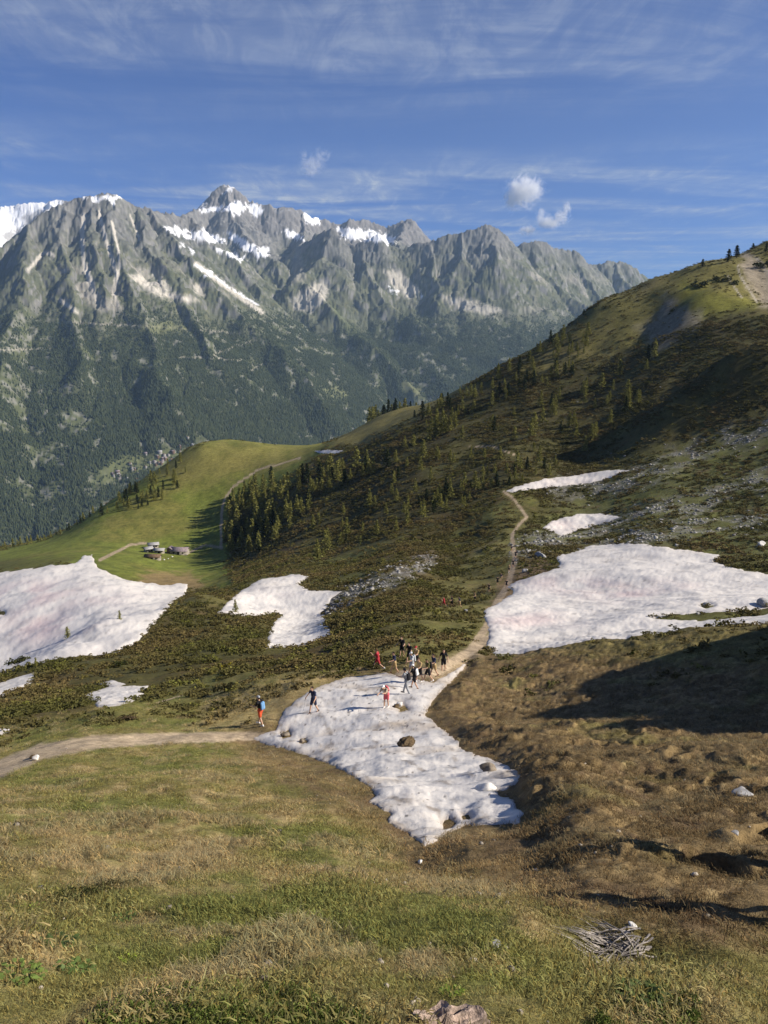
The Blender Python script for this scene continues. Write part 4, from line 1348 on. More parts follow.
rock('earth_clump', 'dark brown clump of earth and roots lying in the middle of the dirty snow tongue', 407, 750, 21, SODM, 21, 0.62, 'earth clump', rough=0.3, sub=4)
rock('earth_clump', 'smaller tan clump of earth on the snow tongue just above the white boulder', 488, 774, 16, BROWNROCK, 22, 0.6, 'earth clump', rough=0.25)
rock('boulder', 'white angular boulder poking out at the lower right of the snow tongue', 486, 793, 21, PALE, 61, 0.5, sub=3, cuts=14)
rock('boulder', 'dark rock in the left corner of the snow tongue', 285, 736, 10, BROWNROCK, 24, 0.6, rough=0.2)
rock('rock', 'small dark stone melted out at the left snow edge below the hiker with the pole', 302, 742, 7, BROWNROCK, 25, 0.6)
rock('rock', 'pale stone on the snow right behind the hiker in the pink pack', 400, 706, 8, PALE, 26, 0.6)
rock('rock', 'dark stone on the snow between the pink pack hiker and the group', 396, 708, 9, SODM, 27, 0.5)
rock('rock', 'flat blue grey rock lying on the shaded brown slope', 742, 794, 18, GRANITE, 28, 0.38)
rock('rock', 'small white stone above the dead bush', 632, 926, 9, PALE, 29, 0.4)
rock('rock', 'flat pale grey stone in the grass left of the dead bush', 494, 946, 14, GRANITE, 30, 0.42)
rock('rock', 'little grey and tan stone in the straw grass above the green front tuft', 266, 967, 12, GRANITE, 31, 0.7)
rock('rock', 'tan stone under the small grey one in the straw grass', 264, 981, 12, BROWNROCK, 32, 0.8)
rock('rock', 'pale block of stone at the far right edge of the stony pasture', 761, 546, 8, PALE, 33, 0.8, cuts=10)
rock('rock', 'dark rock breaking the edge of the widest snow sheet at the frame edge', 764, 606, 15, GRANITE, 34, 0.55)
rock('rock', 'dark stones melted out in the widest snow sheet', 708, 606, 10, GRANITE, 35, 0.5)
rock('rock', 'tiny grey stone on the earth below the snow tongue tip', 420, 862, 6, PALE, 36, 0.6)
rock('rock', 'flat stone on the turf right of the snow tongue tip', 536, 871, 6, PALE, 37, 0.5)
rock('rock', 'light stone half sunk in the turf above the pair of long shadows', 735, 833, 10, GRANITE, 38, 0.3, cuts=14)
rock('rock', 'small stone beside the eroded hollow on the right slope', 626, 905, 7, BROWNROCK, 39, 0.5)
rock('rock', 'grey rocks at the trail edge by the far hikers', 466, 612, 6, GRANITE, 40, 0.6)
rock('rock', 'pale boulder standing where the upper trail enters the bare earth', 525, 572, 9, GRANITE, 41, 0.5)
rock('rock', 'dark outcrop on the stony ground above the widest snow sheet', 541, 557, 14, GRANITE, 42, 0.5)
rock('rock', 'dark stone lying next to the white stone on the wide trail', 33, 758, 6, SODM, 43, 0.7, dmin=20)
rock('rock', 'white painted stone on the wide pale trail at the left', 36, 760, 7, PALE, 44, 1.1, dmin=20)


def build_stump():
    p = one(447, 1030)
    rt = empty('tree_stump', (p[0], p[1], zlook(p[0], p[1])), 0.25)
    tag(rt, 'weathered grey and reddish broken stump at the bottom of the picture', 'stump')
    n, m = 40, 14
    V = []
    for i in range(m):
        t = i / (m - 1)
        for k in range(n):
            a = 2 * math.pi * k / n
            rr = 0.62 * (0.17 + 0.03 * math.sin(3 * a + 1) + 0.022 * math.sin(7 * a + 3 * t) + 0.014 * random.uniform(-1, 1))
            rr *= 1.25 - 0.35 * t
            V.append((1.65 * rr * math.cos(a), rr * math.sin(a), -0.12 + 0.19 * t + 0.018 * math.sin(5 * a + t) * (t > 0.8)))
    k0 = len(V)
    V.append((0.02, 0, 0.05))
    Fq = [[i * n + k, i * n + (k + 1) % n, (i + 1) * n + (k + 1) % n, (i + 1) * n + k] for i in range(m - 1) for k in range(n)]
    Ft = [[(m - 1) * n + k, (m - 1) * n + (k + 1) % n, k0] for k in range(n)]
    bark = mesh_np('bark', V[:-1], np.array(Fq), mat_plain('weathered_bark', (0.22, 0.17, 0.135), 0.9, 0.1, 0.55, 22, bump=1.0), rt)
    tv = [V[(m - 1) * n + k] for k in range(n)] + [V[k0]]
    ring = []
    for s in (1.0, 0.75, 0.5, 0.25):
        for k in range(n):
            x, y, z = V[(m - 1) * n + k]
            ring.append((x * s, y * s, z * s + (1 - s) * 0.05 + 0.016 * random.uniform(-1, 1) * (s < 1)))
    ring.append((0, 0, 0.11))
    f2 = [[i * n + (k + 1) % n, i * n + k, (i + 1) * n + k, (i + 1) * n + (k + 1) % n][::-1] for i in range(3) for k in range(n)]
    f3 = [[3 * n + k, 3 * n + (k + 1) % n, 4 * n] for k in range(n)]
    mesh_np('broken_top', ring, [np.array(f2), np.array(f3)], mat_plain('bleached_wood', (0.40, 0.30, 0.235), 0.85, 0.15, 0.5, 17, bump=1.0), rt)


build_stump()


def tube_mesh(path, radii, sides=6):
    path = np.asarray(path, float); n = len(path)
    V = []
    for i in range(n):
        t = path[min(i + 1, n - 1)] - path[max(i - 1, 0)]; t /= np.linalg.norm(t) + 1e-9
        a = np.cross(t, [0, 0, 1.0] if abs(t[2]) < 0.9 else [1.0, 0, 0]); a /= np.linalg.norm(a) + 1e-9
        b = np.cross(t, a)
        for k in range(sides):
            w = 2 * math.pi * k / sides
            V.append(path[i] + radii[i] * (math.cos(w) * a + math.sin(w) * b))
    f = [[i * sides + k, i * sides + (k + 1) % sides, (i + 1) * sides + (k + 1) % sides, (i + 1) * sides + k] for i in range(n - 1) for k in range(sides)]
    return np.array(V), np.array(f)


def merge(parts):
    V = []; Fs = []; k = 0
    for v, f in parts:
        V.append(v); Fs.append(np.asarray(f) + k); k += len(v)
    return np.concatenate(V), np.concatenate(Fs)


def build_dead_bush():
    p = one(626, 950)
    rng = np.random.default_rng(5)
    parts = []
    for i in range(46):
        a = rng.uniform(math.pi * 0.60, math.pi * 1.30)
        L = rng.uniform(0.22, 0.46)
        q = np.array([rng.normal(0.06, 0.07), rng.normal(0, 0.08), 0.0])
        path = [q]
        d = np.array([math.cos(a), math.sin(a) * 0.8, rng.uniform(0.5, 1.1)])
        for s in range(7):
            d[2] -= 0.27; d[:2] += rng.normal(0, 0.12, 2)
            path.append(path[-1] + d * L / 7)
        parts.append(tube_mesh(path, np.linspace(0.0075, 0.003, 8), 4))
        for b in range(3):
            k = rng.integers(2, 7); d2 = d + rng.normal(0, 0.5, 3)
            pp = [path[k] + d2 * 0.05 * s for s in range(4)]
            parts.append(tube_mesh(pp, np.linspace(0.0045, 0.002, 4), 3))
    V, f = merge(parts)
    g = zlook(V[:, 0] + p[0], V[:, 1] + p[1]) - p[2]          # each branch lies on the slope under it
    V[:, 2] = np.maximum(V[:, 2] + 0.5 * g, g + 0.03)
    o = mesh_np('dead_bush', V, f, mat_plain('bleached_twigs', (0.33, 0.29, 0.25), 0.8, 0.2, 0.3, 12))
    o.location = p
    tag(o, 'dead bush of bleached grey branches bent down the slope', 'bush')


build_dead_bush()


# ------------------------------------------------------------------ trees
LARCHM = mat_col('larch_needles', 0.8, 0.1, 0.15, 3.0, 0.25)
BARKM = mat_plain('tree_bark', (0.13, 0.10, 0.075), 0.95, 0.05, 0.4, 4)


def tree_data(seed, dark=False, dense=1.0):
    """crown and trunk meshes of a mountain conifer, 1 unit high"""
    rng = np.random.default_rng(seed)
    lean = rng.normal(0, 0.02, 2)
    wid = rng.uniform(0.22, 0.32) * (1.0 if not dark else 0.9)
    Vs, Fs, Cs = [], [], []
    k = 0
    nb = int(64 * dense)
    for i in range(nb):
        h = 0.10 + 0.88 * (i / nb) ** 0.9
        R_ = wid * (1 - h) ** 0.75 * rng.uniform(0.55, 1.2) + 0.012
        a = i * 2.399 + rng.normal(0, 0.4)
        droop = rng.uniform(-0.12, 0.05) if h < 0.7 else rng.uniform(0.0, 0.25)
        m = max(2, int(2 + R_ * 22))
        for s in range(m):
            t = (s + rng.uniform(0.2, 1.0)) / m
            p = np.array([math.cos(a) * R_ * t + lean[0] * h, math.sin(a) * R_ * t + lean[1] * h, h + droop * R_ * t]) + rng.normal(0, 0.008, 3)
            for q in range(2):
                u = rng.normal(size=3); u[2] *= 0.5; u /= np.linalg.norm(u)
                w = np.cross(u, rng.normal(size=3)); w /= np.linalg.norm(w)
                sz = rng.uniform(0.026, 0.055)
                Vs += [p - w * sz * 0.6, p + u * sz, p + w * sz * 0.6, p - u * sz * 0.7]
                Fs.append([k, k + 1, k + 2, k + 3]); k += 4
                c = rng.uniform(0.65, 1.35)
                base = np.array([0.030, 0.042, 0.016]) if dark else np.array([0.25, 0.24, 0.065])
                Cs += [base * c] * 4
    me = mesh_np('crown', np.array(Vs), np.array(Fs), LARCHM, cols=np.array(Cs))
    tv, tf = tube_mesh([(0, 0, -0.04), (lean[0] * .3, lean[1] * .3, 0.3), (lean[0] * .7, lean[1] * .7, 0.7), (lean[0], lean[1], 0.99)], (0.022, 0.017, 0.009, 0.002), 6)
    parts = [(tv, tf)]
    for i in range(0, nb, 4):                       # main limbs
        h = 0.10 + 0.88 * (i / nb) ** 0.9; a = i * 2.399
        R_ = wid * (1 - h) ** 0.75 * 0.8
        parts.append(tube_mesh([(lean[0] * h, lean[1] * h, h), (math.cos(a) * R_, math.sin(a) * R_, h - 0.05 * R_)], (0.006, 0.002), 3))
    tv, tf = merge(parts)
    mt = mesh_np('trunk', tv, tf, BARKM)
    for o in (me, mt):
        COL.objects.unlink(o)
    return me.data, mt.data


LARCH = [tree_data(500 + i) for i in range(6)]
SPRUCE = [tree_data(520 + i, True, 1.2) for i in range(4)]


def tree(name, label, group, x, y, h, kinds, i):
    cd, td = kinds[i % len(kinds)]
    e = empty(name, (x, y, float(zlook(x, y)) - 0.02 * h), random.uniform(0, 6.28))
    w = random.uniform(0.85, 1.25)
    w *= 1.5 if name == 'conifer_tree' else 1.0
    e.scale = (h * w, h * w, h)
    tag(e, label, 'tree', group)
    for nm, d in (('crown', cd), ('trunk', td)):
        o = bpy.data.objects.new(nm, d); COL.objects.link(o); o.parent = e
    return e


def sample_poly(poly, n, rng):
    pa = np.array(poly, float)
    out = []
    while len(out) < n:
        q = rng.uniform(pa.min(0), pa.max(0), (n * 4, 2))
        ok = poly_sd(q[:, 0], q[:, 1], poly) > 0
        out += list(q[ok])
    return np.array(out[:n])


def build_trees():
    rng = np.random.default_rng(77)
    zones = [   # polygon, number, height px range, kinds, dark share, label, group, dmin
        ([(222, 552), (228, 505), (252, 490), (300, 474), (372, 462), (430, 428), (450, 418), (458, 428), (400, 462), (345, 490), (318, 505), (300, 520), (262, 556)], 118, (13, 24), 0.18,
         'larch in the dense belt between the green knoll and the heath slope', 'larches of the dense belt beside the knoll', 250),
        ([(400, 425), (470, 388), (520, 362), (560, 338), (600, 335), (575, 375), (520, 400), (440, 430)], 62, (8, 16), 0.30,
         'small larch on the upper hillside just under the skyline', 'larches under the hillside skyline', 300),
        ([(300, 530), (400, 470), (470, 430), (600, 380), (660, 350), (640, 420), (560, 455), (520, 480), (440, 520), (340, 560), (280, 570)], 74, (10, 21), 0.15,
         'scattered larch standing alone on the dark heath hillside', 'larches scattered over the heath hillside', 170),
        ([(415, 505), (450, 488), (500, 470), (555, 462), (560, 474), (500, 490), (440, 512)], 26, (9, 16), 0.55,
         'larch in the dark row along the hollow above the stony pasture', 'larches in the row along the hollow', 200),
        ([(100, 516), (128, 494), (160, 470), (185, 458), (195, 474), (170, 500), (130, 512)], 38, (6, 14), 0.35,
         'dark larch on the steep left flank of the green knoll', 'larches on the flank of the knoll', 300),
    ]
    count = 0
    rest = []
    for poly, n, (h0, h1), dk, label, group, dmin in zones:
        q = sample_poly(poly, int(n * 1.35), rng)
        g = ground_at(q[:, 0], q[:, 1], dmin)
        for j, p in enumerate(g):
            if np.isnan(p[1]) or p[1] > 640 or (322 < q[j, 0] < 402 and q[j, 1] < 462):
                continue
            hp = rng.uniform(h0, h1) * (0.75 + 0.25 * rng.random())
            h = hp / F * math.sqrt(p[0] ** 2 + p[1] ** 2 + p[2] ** 2) * 1.05
            h = min(h, 15)
            kinds = SPRUCE if rng.random() < dk else LARCH
            if j < n:
                tree('larch_tree', label, group, p[0], p[1], h, kinds, count); count += 1
            else:
                rest.append((p[0], p[1], h, count)); count += 1
    # rows on the skylines: beyond the edge of the meadow and on the golden ridge
    for px0, py0, px1, py1, dd0, dd1, n, h0, h1, label, group, rows in (
            (2, 549, 100, 520, 478, 492, 20, 5, 10, 'tree in the line along the lower left edge of the meadow', 'trees along the lower edge of the meadow', 12),
            (368, 436, 452, 398, 585, 640, 40, 9, 16, 'tree in the wooded strip behind the golden saddle', 'trees of the strip behind the saddle', 50)):
        for k in range(n):
            t = (k + rng.uniform(-0.4, 0.4)) / n
            d = dd0 + (dd1 - dd0) * t + rng.uniform(-2, rows)
            px = px0 + (px1 - px0) * t
            x, y, z = pt(px, py0 + (py1 - py0) * t, d)
            h = rng.uniform(h0, h1) / F * d * 1.1
            tree('larch_tree', label, group, x, y, h, SPRUCE if rng.random() < 0.3 else LARCH, count); count += 1
    for px, py, hp, kinds, label in ((702.5, 259, 7, SPRUCE, 'leftmost small round tree on the right hand skyline'), (728, 254, 11, SPRUCE, 'broad dark tree on the steep skyline, lower of the close pair'),
                                     (736.5, 250, 11, SPRUCE, 'narrow dark tree on the steep skyline, upper of the close pair'), (753, 241, 5, SPRUCE, 'small dark tree highest on the steep skyline'),
                                     (584, 313, 6, SPRUCE, 'lone little tree on the skyline above the dark hillside'), (766, 249, 8, SPRUCE, 'dark tree at the frame edge on the summit pasture')):
        g = one(px, py + 3, 200)
        if np.isnan(g[1]):
            g = one(px, py + 8, 200)
        tree('conifer_tree', label, 'trees along the right skyline', g[0], g[1], hp / F * g[1] * 1.1, kinds, count); count += 1
    for px, py, hp, label in ((236, 613, 13, 'young larch in front of the pinched snow patch'), (68, 640, 12, 'young larch seen against the large pink snowfield'), (36, 667, 9, 'smallest young larch at the lower edge of the large snowfield'),
                              (120, 621, 10, 'bushy young larch on the crest below the large snowfield'), (450, 499, 20, 'bright green larch standing alone above the shrubby shoulder'), (585, 452, 15, 'pale larch alone on the hillside above the long thin snow strip'),
                              (318, 562, 22, 'rounded larch alone near the top of the scree streak'), (440, 620, 6, 'tiny larch by the far hikers on the shoulder')):
        g = one(px, py)
        tree('young_larch', label, None, g[0], g[1], hp / F * np.linalg.norm(g) * 1.1, LARCH, count); count += 1
    for px, py, hp, label in ((703, 287, 7, 'largest dark bush on the yellow green slope under the skyline'), (715, 280, 5, 'dark bush right of the largest one on the yellow green slope'), (725, 281, 6, 'middle dark bush under the skyline beside the pale gully'),
                              (734, 284, 5, 'dark bush nearest the pale gully'), (694, 286, 5, 'faint bush left of the largest dark bush'), (763, 268, 8, 'dark bush at the frame edge beside the pale rock face'),
                              (672, 312, 4, 'tiny dark bush below the largest one at the scree edge')):
        g = one(px, py, 200)
        if not np.isnan(g[1]):
            sh = leaf_bush('juniper_bush', label, g, hp / F * np.linalg.norm(g) * 1.5, 0.55, (0.035, 0.042, 0.015), 'bushes on the slope under the skyline')
    # the trees past the first three hundred stand as one mass
    VV, FF, CC = [], [], []
    kk = 0
    for x, y, h, i in rest:
        cd = LARCH[i % 6][0]
        n = len(cd.vertices)
        co = np.empty(n * 3, dtype=np.float32); cd.vertices.foreach_get('co', co); co = co.reshape(-1, 3) * h
        cl = np.empty(n * 4, dtype=np.float32); cd.color_attributes['Col'].data.foreach_get('color', cl)
        co = co + np.array([x, y, float(zlook(x, y))])
        VV.append(co); CC.append(cl.reshape(-1, 4)[:, :3] * 0.95); FF.append(np.arange(n).reshape(-1, 4) + kk); kk += n
    o = mesh_np('larch_woods', np.concatenate(VV), np.concatenate(FF), LARCHM, cols=np.concatenate(CC))
    tag(o, 'further larches mingled among the trees of the hillside', 'trees', kind='stuff')
    print('trees', count, len(rest))


def leaf_bush(name, label, p, w, flat, colr, group=None, n=260, leaf=0.10):
    rng = np.random.default_rng(int(abs(p[0] * 13 + p[1] * 7)) + 3)
    lob = rng.normal(size=(8, 3)) * [0.26, 0.22, 0.08] + [0, 0, 0.18]
    def fp(k):
        i = rng.integers(0, 8, k)
        d = rng.normal(size=(k, 3)); d[:, 2] = np.abs(d[:, 2]); d /= np.linalg.norm(d, axis=1, keepdims=True)
        q = lob[i] + d * 0.22 * rng.uniform(0.5, 1.05, (k, 1)); q[:, 2] = np.maximum(q[:, 2], 0)
        return q, d
    V, f, c = leaf_cloud('b', n, fp, leaf, None, rng)
    V = V * [w, w, w * flat * 1.6]
    V[:, 2] += zlook(V[:, 0] + p[0], V[:, 1] + p[1]) - p[2] - 0.02
    o = mesh_np(name, V, f, LARCHM, cols=c * np.array(colr))
    o.location = p
    tag(o, label, 'bush', group)
    return o


build_trees()
for px, py, wp, fl, c, lb in ((228, 668, 9, 0.7, (0.30, 0.25, 0.03), 'small yellow flowering shrub on the green bank above the trail bend'),
                              (220, 694, 18, 0.6, (0.075, 0.07, 0.03), 'rounded olive bush beside the trail above the first hiker'),
                              (127, 720, 14, 0.4, (0.12, 0.085, 0.05), 'low brown bush on the green bank above the left trail'),
                              (75, 898, 30, 0.45, (0.055, 0.062, 0.02), 'dark low juniper in the straw grass at the left'),
                              (108, 888, 34, 0.35, (0.10, 0.085, 0.032), 'olive brown juniper growing out to the right of the dark one'),
                              (280, 920, 40, 0.3, (0.07, 0.065, 0.024), 'flat dark mat of juniper in the middle of the near slope'),
                              (20, 665, 16, 0.6, (0.06, 0.062, 0.02), 'dark bush on the crest at the left under the snowfield'),
                              (632, 655, 7, 0.7, (0.06, 0.075, 0.02), 'little green bush at the edge of the great shadow'),
                              (120, 667, 12, 0.6, (0.06, 0.066, 0.02), 'dark bush halfway down the shrub slope above the snow remnant')):
    g = one(px, py)
    leaf_bush('bush', lb, g, wp / F * np.linalg.norm(g) * 1.15, fl, c, n=420 if py > 800 else 260, leaf=0.045 if py > 800 else 0.09)


# ------------------------------------------------------------------ chalets and village
def box_vf(x0, y0, z0, x1, y1, z1):
    v = np.array([(x0, y0, z0), (x1, y0, z0), (x1, y1, z0), (x0, y1, z0), (x0, y0, z1), (x1, y0, z1), (x1, y1, z1), (x0, y1, z1)], float)
    f = np.array([(0, 3, 2, 1), (4, 5, 6, 7), (0, 1, 5, 4), (1, 2, 6, 5), (2, 3, 7, 6), (3, 0, 4, 7)])
    return v, f


STONEWALL = mat_plain('rubble_stone_wall', (0.30, 0.265, 0.22), 0.95, 0.1, 0.35, 1.5)
SHINGLE = mat_plain('slate_roof', (0.245, 0.195, 0.20), 0.8, 0.2, 0.25, 1.2)
WOODW = mat_plain('old_timber', (0.15, 0.10, 0.065), 0.9, 0.1, 0.3, 2)
TIN = mat_plain('pale_metal_roof', (0.33, 0.32, 0.31), 0.55, 0.4, 0.15, 1)
DARKM = mat_plain('dark_opening', (0.02, 0.018, 0.016), 0.9, 0.1, 0.1, 1)
RENDERW = mat_plain('white_render', (0.30, 0.285, 0.255), 0.9, 0.1, 0.1, 1)


def house(name, label, cat, x, y, z, L, Wd, hw, hr, rz, roofm, wallm, group=None, openings=True, sink=2.0):
    e = empty(name, (x, y, z), rz)
    tag(e, label, cat, group)
    l, w = L / 2, Wd / 2
    v = np.array([(-l, -w, -sink), (l, -w, -sink), (l, w, -sink), (-l, w, -sink), (-l, -w, hw), (l, -w, hw), (l, w, hw), (-l, w, hw), (-l, 0, hw + hr), (l, 0, hw + hr)])
    mesh_np('wall', v, [np.array([(0, 1, 5, 4), (2, 3, 7, 6)]), np.array([(1, 2, 6, 9, 5), (3, 0, 4, 8, 7)])], wallm, e)
    o = 0.5; t = 0.22
    k = hr / w
    lo = hw - o * k
    rv = np.array([(-l - o, -w - o, lo + .03), (l + o, -w - o, lo + .03), (l + o, 0, hw + hr + .03), (-l - o, 0, hw + hr + .03), (l + o, w + o, lo + .03), (-l - o, w + o, lo + .03)])
    rv = np.concatenate([rv, rv + [0, 0, t]])
    rf = np.array([(6, 7, 8, 9), (9, 8, 10, 11), (0, 3, 2, 1), (3, 5, 4, 2), (0, 1, 7, 6), (4, 5, 11, 10), (1, 2, 8, 7), (2, 4, 10, 8), (0, 6, 9, 3), (3, 9, 11, 5)])
    rf_o = mesh_np('roof', rv, rf, roofm, e)
    if openings:
        dv, df = box_vf(-0.6, -w - 0.05, 0.0, 0.6, -w - 0.004, 1.9)
        mesh_np('door', dv, df, DARKM, e)
        for sx in (-0.55, 0.55):
            wv, wf = box_vf(l * sx - 0.5, -w - 0.05, 0.9, l * sx + 0.5, -w - 0.004, 1.7)
            mesh_np('window', wv, wf, DARKM, e)
    return e


def build_chalets():
    for px, py, Lp, L_to_W, hw, rz, rm, wm, lb in (
            (180, 554, 16, 0.55, 2.3, R(-6), SHINGLE, STONEWALL, 'largest stone barn with a mauve slate roof on the green meadow'),
            (170.5, 553, 5.5, 0.9, 2.6, R(84), SHINGLE, WOODW, 'dark timber annex butting against the left end of the largest barn'),
            (153, 559, 14, 0.40, 1.5, R(-3), WOODW, STONEWALL, 'long low barn with a brown roof, lowest of the meadow buildings'),
            (159.5, 553, 9, 0.5, 1.8, R(2), TIN, STONEWALL, 'little hut with a pale roof behind the long low barn'),
            (148.5, 552, 7, 0.7, 2.0, R(40), TIN, RENDERW, 'white walled hut at the left end of the meadow buildings'),
            (153.5, 548, 9, 0.55, 2.2, R(20), TIN, STONEWALL, 'pale roofed chalet furthest up among the meadow buildings')):
        g = one(px, py, 200)
        sc = np.linalg.norm(g) / F
        L = Lp * sc
        house('chalet', lb, 'chalet', g[0], g[1], g[2], L, L * L_to_W, hw, L * L_to_W * 0.28, rz, rm, wm)
    for px, py, s_, lb in ((164, 560, 2.5, 'pale boulder beside the long low barn'), (168, 559, 2, 'smaller pale stone right of the boulder by the barn'), (172, 557, 2.5, 'pale stone in front of the largest barn')):
        rock('rock', lb, px, py, s_, PALE, int(px), 0.6, dmin=200)


build_chalets()


def build_village():
    rng = np.random.default_rng(9)
    n = 0
    protos = []
    mats = [(TIN, RENDERW), (SHINGLE, RENDERW), (WOODW, RENDERW), (SHINGLE, WOODW)]
    meshes = None
    for k in range(44):
        px = rng.uniform(108, 200); py = 480 - (px - 100) * 0.30 + rng.normal(0, 5)
        # follow the sight line to the valley floor
        d = np.linspace(2700, 5200, 500)
        x, y, z = pt(np.full(500, px), np.full(500, py), d)
        g = mlook(x, y, MZ)
        hit = np.where(z < g)[0]
        if len(hit) == 0:
            continue
        i = hit[0]
        rm, wm = mats[k % 4]
        house('village_house', 'tiny far house in the village on the valley floor behind the green knoll', 'house', x[i], y[i], g[i], rng.uniform(11, 19), rng.uniform(9, 12), rng.uniform(5, 8), rng.uniform(3, 5),
              rng.uniform(0, 3.1), rm, wm, 'far houses of the valley village', openings=False, sink=6.0)
        n += 1
    print('houses', n)


build_village()


# ------------------------------------------------------------------ hikers
def cloth(name, c):
    return mat_plain(name, c, 0.85, 0.15, 0.15, 30)


SKIN = mat_plain('skin', (0.52, 0.32, 0.22), 0.6, 0.3, 0.06, 30)
EYE = mat_plain('eye', (0.03, 0.02, 0.02), 0.4, 0.4, 0.05, 30)
CLOTHS = {k: cloth(k + '_cloth', c) for k, c in dict(
    red=(0.40, 0.04, 0.05), black=(0.018, 0.018, 0.022), navy=(0.03, 0.035, 0.07), grey=(0.30, 0.31, 0.33), light=(0.55, 0.57, 0.60), blue=(0.16, 0.32, 0.55),
    orange=(0.62, 0.10, 0.04), white=(0.80, 0.79, 0.77), tan=(0.45, 0.32, 0.16), olive=(0.12, 0.11, 0.045), pink=(0.60, 0.13, 0.15), brown=(0.11, 0.06, 0.03), hair=(0.035, 0.022, 0.014), sand=(0.42, 0.34, 0.26)).items()}


def caps(p0, p1, r0, r1, n=14):
    """closed tapered capsule"""
    p0 = np.array(p0, float); p1 = np.array(p1, float)
    d = p1 - p0; L = np.linalg.norm(d) + 1e-9; d = d / L
    path, rad = [], []
    for a in (-80, -50, -20):
        path.append(p0 + d * r0 * math.sin(R(a))); rad.append(r0 * math.cos(R(a)))
    for a in (20, 50, 80):
        path.append(p1 + d * r1 * math.sin(R(a))); rad.append(r1 * math.cos(R(a)))
    a = np.cross(d, [0, 0, 1.0] if abs(d[2]) < 0.9 else [1.0, 0, 0]); a /= np.linalg.norm(a); b = np.cross(d, a)
    V = [p + r * (math.cos(2 * math.pi * k / n) * a + math.sin(2 * math.pi * k / n) * b) for p, r in zip(path, rad) for k in range(n)]
    m = len(path)
    f = [[i * n + k, i * n + (k + 1) % n, (i + 1) * n + (k + 1) % n, (i + 1) * n + k] for i in range(m - 1) for k in range(n)]
    V += [path[0], path[-1]]
    tris = [[k, m * n, m * n, (k + 1) % n][::-1] for k in range(n)] + [[(m - 1) * n + k, (m - 1) * n + (k + 1) % n, m * n + 1, m * n + 1] for k in range(n)]
    return np.array(V), f, tris


def ellip(c, r, rot=0.0, n=16):
    c = np.array(c, float)
    V = []
    for i in range(1, n // 2):
        t = math.pi * i / (n // 2)
        for k in range(n):
            a = 2 * math.pi * k / n
            V.append([math.sin(t) * math.cos(a) * r[0], math.sin(t) * math.sin(a) * r[1], math.cos(t) * r[2]])
    m = n // 2 - 1
    f = [[i * n + k, (i + 1) * n + k, (i + 1) * n + (k + 1) % n, i * n + (k + 1) % n] for i in range(m - 1) for k in range(n)]
    V += [[0, 0, r[2]], [0, 0, -r[2]]]
    tris = [[k, (k + 1) % n, m * n, m * n] for k in range(n)] + [[(m - 1) * n + k, m * n + 1, m * n + 1, (m - 1) * n + (k + 1) % n] for k in range(n)]
    V = np.array(V)
    cx, sx = math.cos(rot), math.sin(rot)
    V = V @ np.array([[1, 0, 0], [0, cx, sx], [0, -sx, cx]])
    return V + c, f, tris


def fuse(name, shapes, voxel, mat, parent, smooth_it=4):
    """one continuous surface from overlapping closed shapes"""
    bm = bmesh.new()
    for V, f, tr in shapes:
        vs = [bm.verts.new(v) for v in V]
        for q in list(f) + list(tr):
            u = []
            for i in q:
                if vs[i] not in u:
                    u.append(vs[i])
            if len(u) >= 3:
                try:
                    bm.faces.new(u)
                except ValueError:
                    pass
    bmesh.ops.recalc_face_normals(bm, faces=bm.faces)
    me = bpy.data.meshes.new(name); bm.to_mesh(me); bm.free()
    o = bpy.data.objects.new(name, me); COL.objects.link(o)
    md = o.modifiers.new('r', 'REMESH'); md.mode = 'VOXEL'; md.voxel_size = voxel; md.use_smooth_shade = True
    sm = o.modifiers.new('s', 'SMOOTH'); sm.factor = 0.5; sm.iterations = smooth_it
    dg = bpy.context.evaluated_depsgraph_get()
    new = bpy.data.meshes.new_from_object(o.evaluated_get(dg), depsgraph=dg)
    o.modifiers.clear(); o.data = new
    new.name = name
    new.materials.clear(); new.materials.append(mat)
    o.parent = parent
    return o


